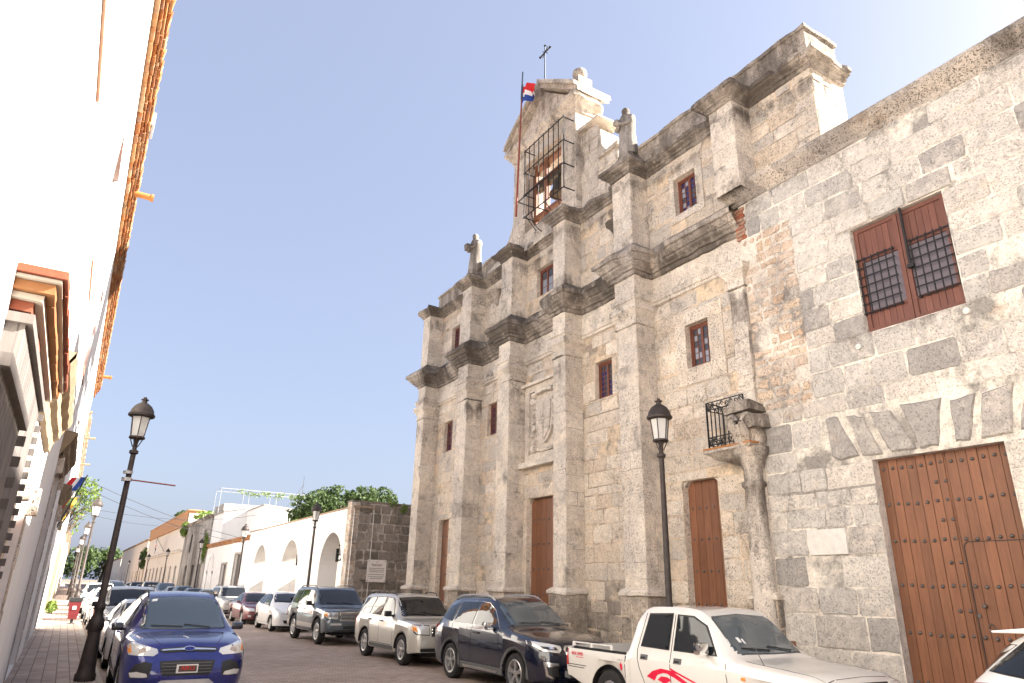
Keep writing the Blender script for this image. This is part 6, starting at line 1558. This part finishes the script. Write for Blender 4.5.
# --- white double-cab pickup
L = 4.9
c = Car('pickup_truck', L, 1.69, 3.02, .78, .35,
    [(0, .70), (.02, .86), (.06, .93), (.12, .96), (.6, 1.01), (1.2, 1.06), (1.3, 1.09), (1.90, 1.57), (2.05, 1.64), (2.4, 1.67), (2.95, 1.66), (3.12, 1.62), (3.22, 1.55), (3.38, 1.03), (3.4, .99), (L, .99)],
    [(0, .74), (.3, .93), (1.3, 1.02), (3.2, 1.03), (3.4, .98), (L, .985)], [(0, .86), (1.3, .86), (1.95, .76), (2.6, .755), (3.2, .75), (3.4, .9), (L, .9)], 'paint_cream',
    plan=[(0, .86), (.03, .92), (.1, .96), (.3, .985), (.6, 1), (L-.06, 1), (L, .985)], sill=.40, ends=(.44, .52), bed=(3.4, L-.06), arch=1.22, shoulder=.1)
c.wheels(6, 'alloy', .56)
c.windshield([(0, 1.33), (.58, 1.37), (.625, 1.43), (.565, 1.83), (.52, 1.88), (0, 1.90)])
c.side_windows([[(1.62, 1.08), (2.38, 1.09), (2.38, 1.54), (2.08, 1.52), (1.86, 1.42)], [(2.50, 1.09), (3.06, 1.10), (2.97, 1.53), (2.50, 1.55)]])
c.both('headlight', [(.42, .74), (.74, .74), (.77, .78), (.77, .90), (.42, .90)], 'lamp_lens', .012)
for sg in (-1, 1): c.decal('turn_lens', [(1.12, .83), (1.18, .83), (1.18, .865), (1.12, .865)], 'side', 'amber_lens', None, .012, .01, .03, sg)
c.decal('grille', mirx([(0, .90), (.40, .895), (.38, .74), (0, .735)]), 'front', 'car_trim', None, .012, .02, .05)
c.decal('bumper', mirx([(0, .66), (.72, .66), (.76, .62), (.74, .46), (0, .46)]), 'front', 'car_trim', None, .05, .06, .05)
c.mirror(1.78, 1.15, 'chrome', (.11, .08, .10))
for s_ in (2.32, 3.0):
    for sg in (-1, 1):
        c.decal('door_handle', [(s_-.10, .915), (s_+.05, .915), (s_+.05, .985), (s_-.10, .985)], 'side', 'plastic_grey', None, .006, .01, .04, sg); c.decal('handle_recess', [(s_-.06, .93), (s_+.03, .93), (s_+.03, .955), (s_-.06, .955)], 'side', 'seam', None, .010, .004, .03, sg)
for q in ([(1.45, 1.0), (1.42, .8), (1.42, .46), (1.5, .44), (2.40, .44), (2.435, .5), (2.44, 1.04), (2.44, 1.55)], [(2.45, .46), (2.9, .46), (3.08, .8), (3.14, 1.04), (3.05, 1.55)], [(3.4, .98), (3.4, .46)], [(3.52, .72), (3.66, .715)], [(4.35, .70), (4.86, .70)], [(3.5, .74), (4.86, .745)][:0] or [(4.4, .665), (4.86, .665)]): c.line(q)
c.line([(-.70, 1.2), (-.69, .5), (-.66, .1), (.66, .1), (.69, .5), (.70, 1.2)], 'top', .005, name='bonnet_seam')
# red swoosh along the doors
W1 = [(2.92, .70), (2.80, .78), (2.62, .83), (2.42, .82), (2.28, .77), (2.02, .66), (1.86, .60), (2.0, .62), (2.2, .68), (2.36, .735), (2.46, .76), (2.5, .775), (2.58, .775), (2.70, .74), (2.76, .66)]
c.decal('red_swoosh', W1, 'side', 'decal_red', c.body, .003, .002, .04)
c.decal('red_swoosh', [(2.70, .68), (2.62, .73), (2.50, .73), (2.42, .70), (2.56, .635)], 'side', 'decal_red', c.body, .003, .002, .04)
c.decal('red_swoosh', [(2.44, .86), (2.32, .82), (1.6, .62), (1.55, .60), (1.62, .605), (2.3, .79), (2.40, .80)], 'side', 'decal_red', c.body, .004, .002, .04)
c.decal('bed_sticker', [(3.46, .80), (3.46, .74), (3.49, .72), (3.52, .74), (3.52, .80), (3.49, .83)], 'side', 'decal_red', None, .004, .002, .04)
c.decal('bed_sticker', [(3.45, .87), (3.56, .87), (3.56, .86), (3.45, .86)], 'side', 'decal_grey', None, .004, .002, .04)
p = c.pt(4.58, .86, 'side'); text_mesh('bed_lettering', '4X4 UMD', .075, 'decal_red', c.root, (p.x-.004, p.y, .865), (0, -1, 0), (0, 0, 1), .002)
c.decal('bed_lettering', [(4.42, .822), (4.62, .822), (4.62, .812), (4.42, .812)], 'side', 'decal_red', None, .004, .002, .05)
for sg in (-1, 1):
    c.decal('tail_light', [(L-.075, .93), (L-.015, .93), (L-.015, .68), (L-.075, .68)], 'side', 'tail_lens', None, .008, .02, .04, sg)
    m = MB(); x = sg*.80; y = lambda s_: s_-L/2
    m.tube((x, y(3.72), 1.035), (x, y(4.75), 1.035), .014, n=7)
    for s_ in (3.74, 4.24, 4.72): m.lathe([(.035, -.01), (.03, .03), (.016, .05)], (x, y(s_), .99), 8)
    m.build('bed_rail', 'paint_cream', c.root)
for sg in (-1, 1): m = MB(); m.box(*sorted((sg*.742, sg*.728)), -L/2+3.44, L/2-.09, .63, .97); m.build('bed_side_liner', 'car_trim', c.root)
c.decal('bed_liner', [(-.73, 3.44), (.73, 3.44), (.73, L-.10), (-.73, L-.10)], 'top', 'seam', None, .012, .006, .1)
m = MB(); m.box(-.74, .74, -L/2+3.425, -L/2+3.435, .64, .985); m.build('bulkhead_liner', 'car_trim', c.root)
m = MB(); m.box(-.72, .72, L/2+.0, L/2+.012, .60, .96); m.build('tailgate', 'paint_cream', c.root, bevel=.004)
m = MB(); m.box(-.78, .78, L/2-.02, L/2+.13, .46, .56); m.build('rear_bumper', 'plastic_grey', c.root, bevel=.02)
m = MB(); p = c.pt(-.70, .92, 'top'); m.path([(p.x, p.y, p.z-.01), (p.x-.02, p.y+.28, p.z+.48)], [.006, .003], 5); m.build('aerial', 'grey_trim', c.root)
for x, s_, w_ in ((-.44, 1.52, .05), (-.36, 1.50, .03)): c.decal('windscreen_sticker', [(x, s_), (x+w_, s_), (x+w_, s_+.06), (x, s_+.06)], 'top', 'paper_white', None, .01, .002, .05)
c.wipers(1.36, .6)
c.place(R_x(1.69, -.03), 4.92, 'white double-cab pickup with red swoosh on its doors, nearest on the right')
# --- white hatchback whose tail enters at the right edge
c = Car('hatchback', 4.1, 1.74, 2.55, .82, .31,
    [(0, .55), (.05, .75), (.3, .9), (.9, 1.05), (1.7, 1.42), (2.1, 1.5), (3.1, 1.48), (3.5, 1.43), (3.62, 1.38), (3.95, 1.06), (4.05, .88), (4.1, .65)],
    [(0, .6), (1.0, .93), (3.6, 1.03), (4.1, .85)], [(0, .8), (1.7, .66), (3.9, .62), (4.1, .62)], 'paint_white')
c.wheels(5); c.side_windows([[(1.3, 1.0), (2.3, 1.01), (2.3, 1.40), (1.75, 1.32)], [(2.4, 1.02), (3.2, 1.05), (3.15, 1.40), (2.4, 1.41)], [(3.28, 1.06), (3.78, 1.10), (3.52, 1.33), (3.22, 1.39)]])
c.windshield([(0, 1.0), (.6, 1.08), (.58, 1.6), (0, 1.68)])
for sg in (-1, 1): c.decal('tail_light', [(3.78, 1.0), (4.0, .98), (4.06, .86), (3.82, .88)], 'side', 'tail_lens', None, .010, .02, .05, sg)
c.both('tail_light', [(.4, .97), (.78, .96), (.78, .84), (.45, .86)], 'tail_lens', .01, 'rear'); c.decal('rear_window', mirx([(0, 1.34), (.55, 1.32), (.62, 1.08), (0, 1.06)]), 'rear', 'car_glass', None, .006, .01, .06)
m = MB(); m.prism([(1.42, 1.42), (1.72, 1.41), (1.725, 1.43), (1.44, 1.465)], -.58, .58, 'x'); m.build('spoiler', 'paint_white', c.root, bevel=.01)
c.mirror(1.45, 1.05, 'paint_white', (.09, .07, .07))
c.place(8.0, -.26, 'white car whose red tail lamp just enters at the right edge', 1.0)

# --- the rest of the parked rows, copies of the bodies above in other paints
index_kids()
def park(src, x, yn, label, pm=None, sc=.92):
    r = dup(src.root); r.location = (x, yn+src.L*sc/2, 0); r.scale = (sc,)*3; r.rotation_euler = (0, 0, radians(RND.uniform(-1, 1))); r['label'] = label
    r['group'] = 'cars parked along the street'
    if pm:
        old = src.body.data.materials[0]
        for o in [q for q in COL.objects if q.parent == r]:
            if o.type == 'MESH' and o.data.materials and o.data.materials[0] == old and len(o.material_slots) == 1: o.material_slots[0].link = 'OBJECT'; o.material_slots[0].material = MATS[pm]
    return r
for q in (blue_suv, navy, silver, grey, hatch, saloon): q.root['group'] = 'cars parked along the street'
XR = 7.65
for src, y, pm, lab in ((silver, 38.6, 'paint_silver', 'pale silver SUV parked beyond the maroon saloon on the right'), (saloon, 45, 'paint_teal', 'dark teal saloon parked in front of the low white house, right row'), (saloon, 51, 'paint_black', 'black saloon parked before the low white house, right row'), (hatch, 56.5, 'paint_teal', 'dark green hatchback parked beyond the black saloon, right row'), (saloon, 62, 'paint_silver', 'silver saloon parked before the old grey house, right row'), (navy, 67.5, 'paint_navy', 'dark blue crossover parked before the old grey house, right row'), (saloon, 74, 'paint_grey', 'grey saloon parked where the old grey house ends, right row'), (grey, 81, 'paint_white', 'white SUV parked before the orange topped house, right row'), (saloon, 90, 'paint_black', 'tiny black saloon far down the right row'), (silver, 98, 'paint_grey', 'tiny grey SUV far down the right row'), (hatch, 108, 'paint_white', 'tiny white hatchback at the far end of the right row')):
    park(src, XR, y, lab, pm)
for src, x, y, pm, lab in ((saloon, 1.72, 16.6, 'paint_white', 'white saloon parked right behind the blue crossover, left kerb'), (silver, 1.72, 21.6, 'paint_silver', 'silver SUV parked third in the left row'), (saloon, 1.74, 27.4, 'paint_white', 'white saloon parked fourth in the left row'), (hatch, 1.74, 33, 'paint_white', 'white hatchback parked by the second left lamp'), (saloon, 1.74, 38, 'paint_teal', 'dark teal saloon parked past the second left lamp'), (silver, 1.74, 44, 'paint_white', 'white SUV parked far along the left kerb'), (saloon, 1.74, 51, 'paint_grey', 'grey saloon parked far along the left kerb'), (navy, 3.9, 70, 'paint_black', 'black crossover driving far down the street'), (grey, 4.6, 88, 'paint_white', 'white SUV driving far down the street')):
    park(src, x, y, lab, pm)
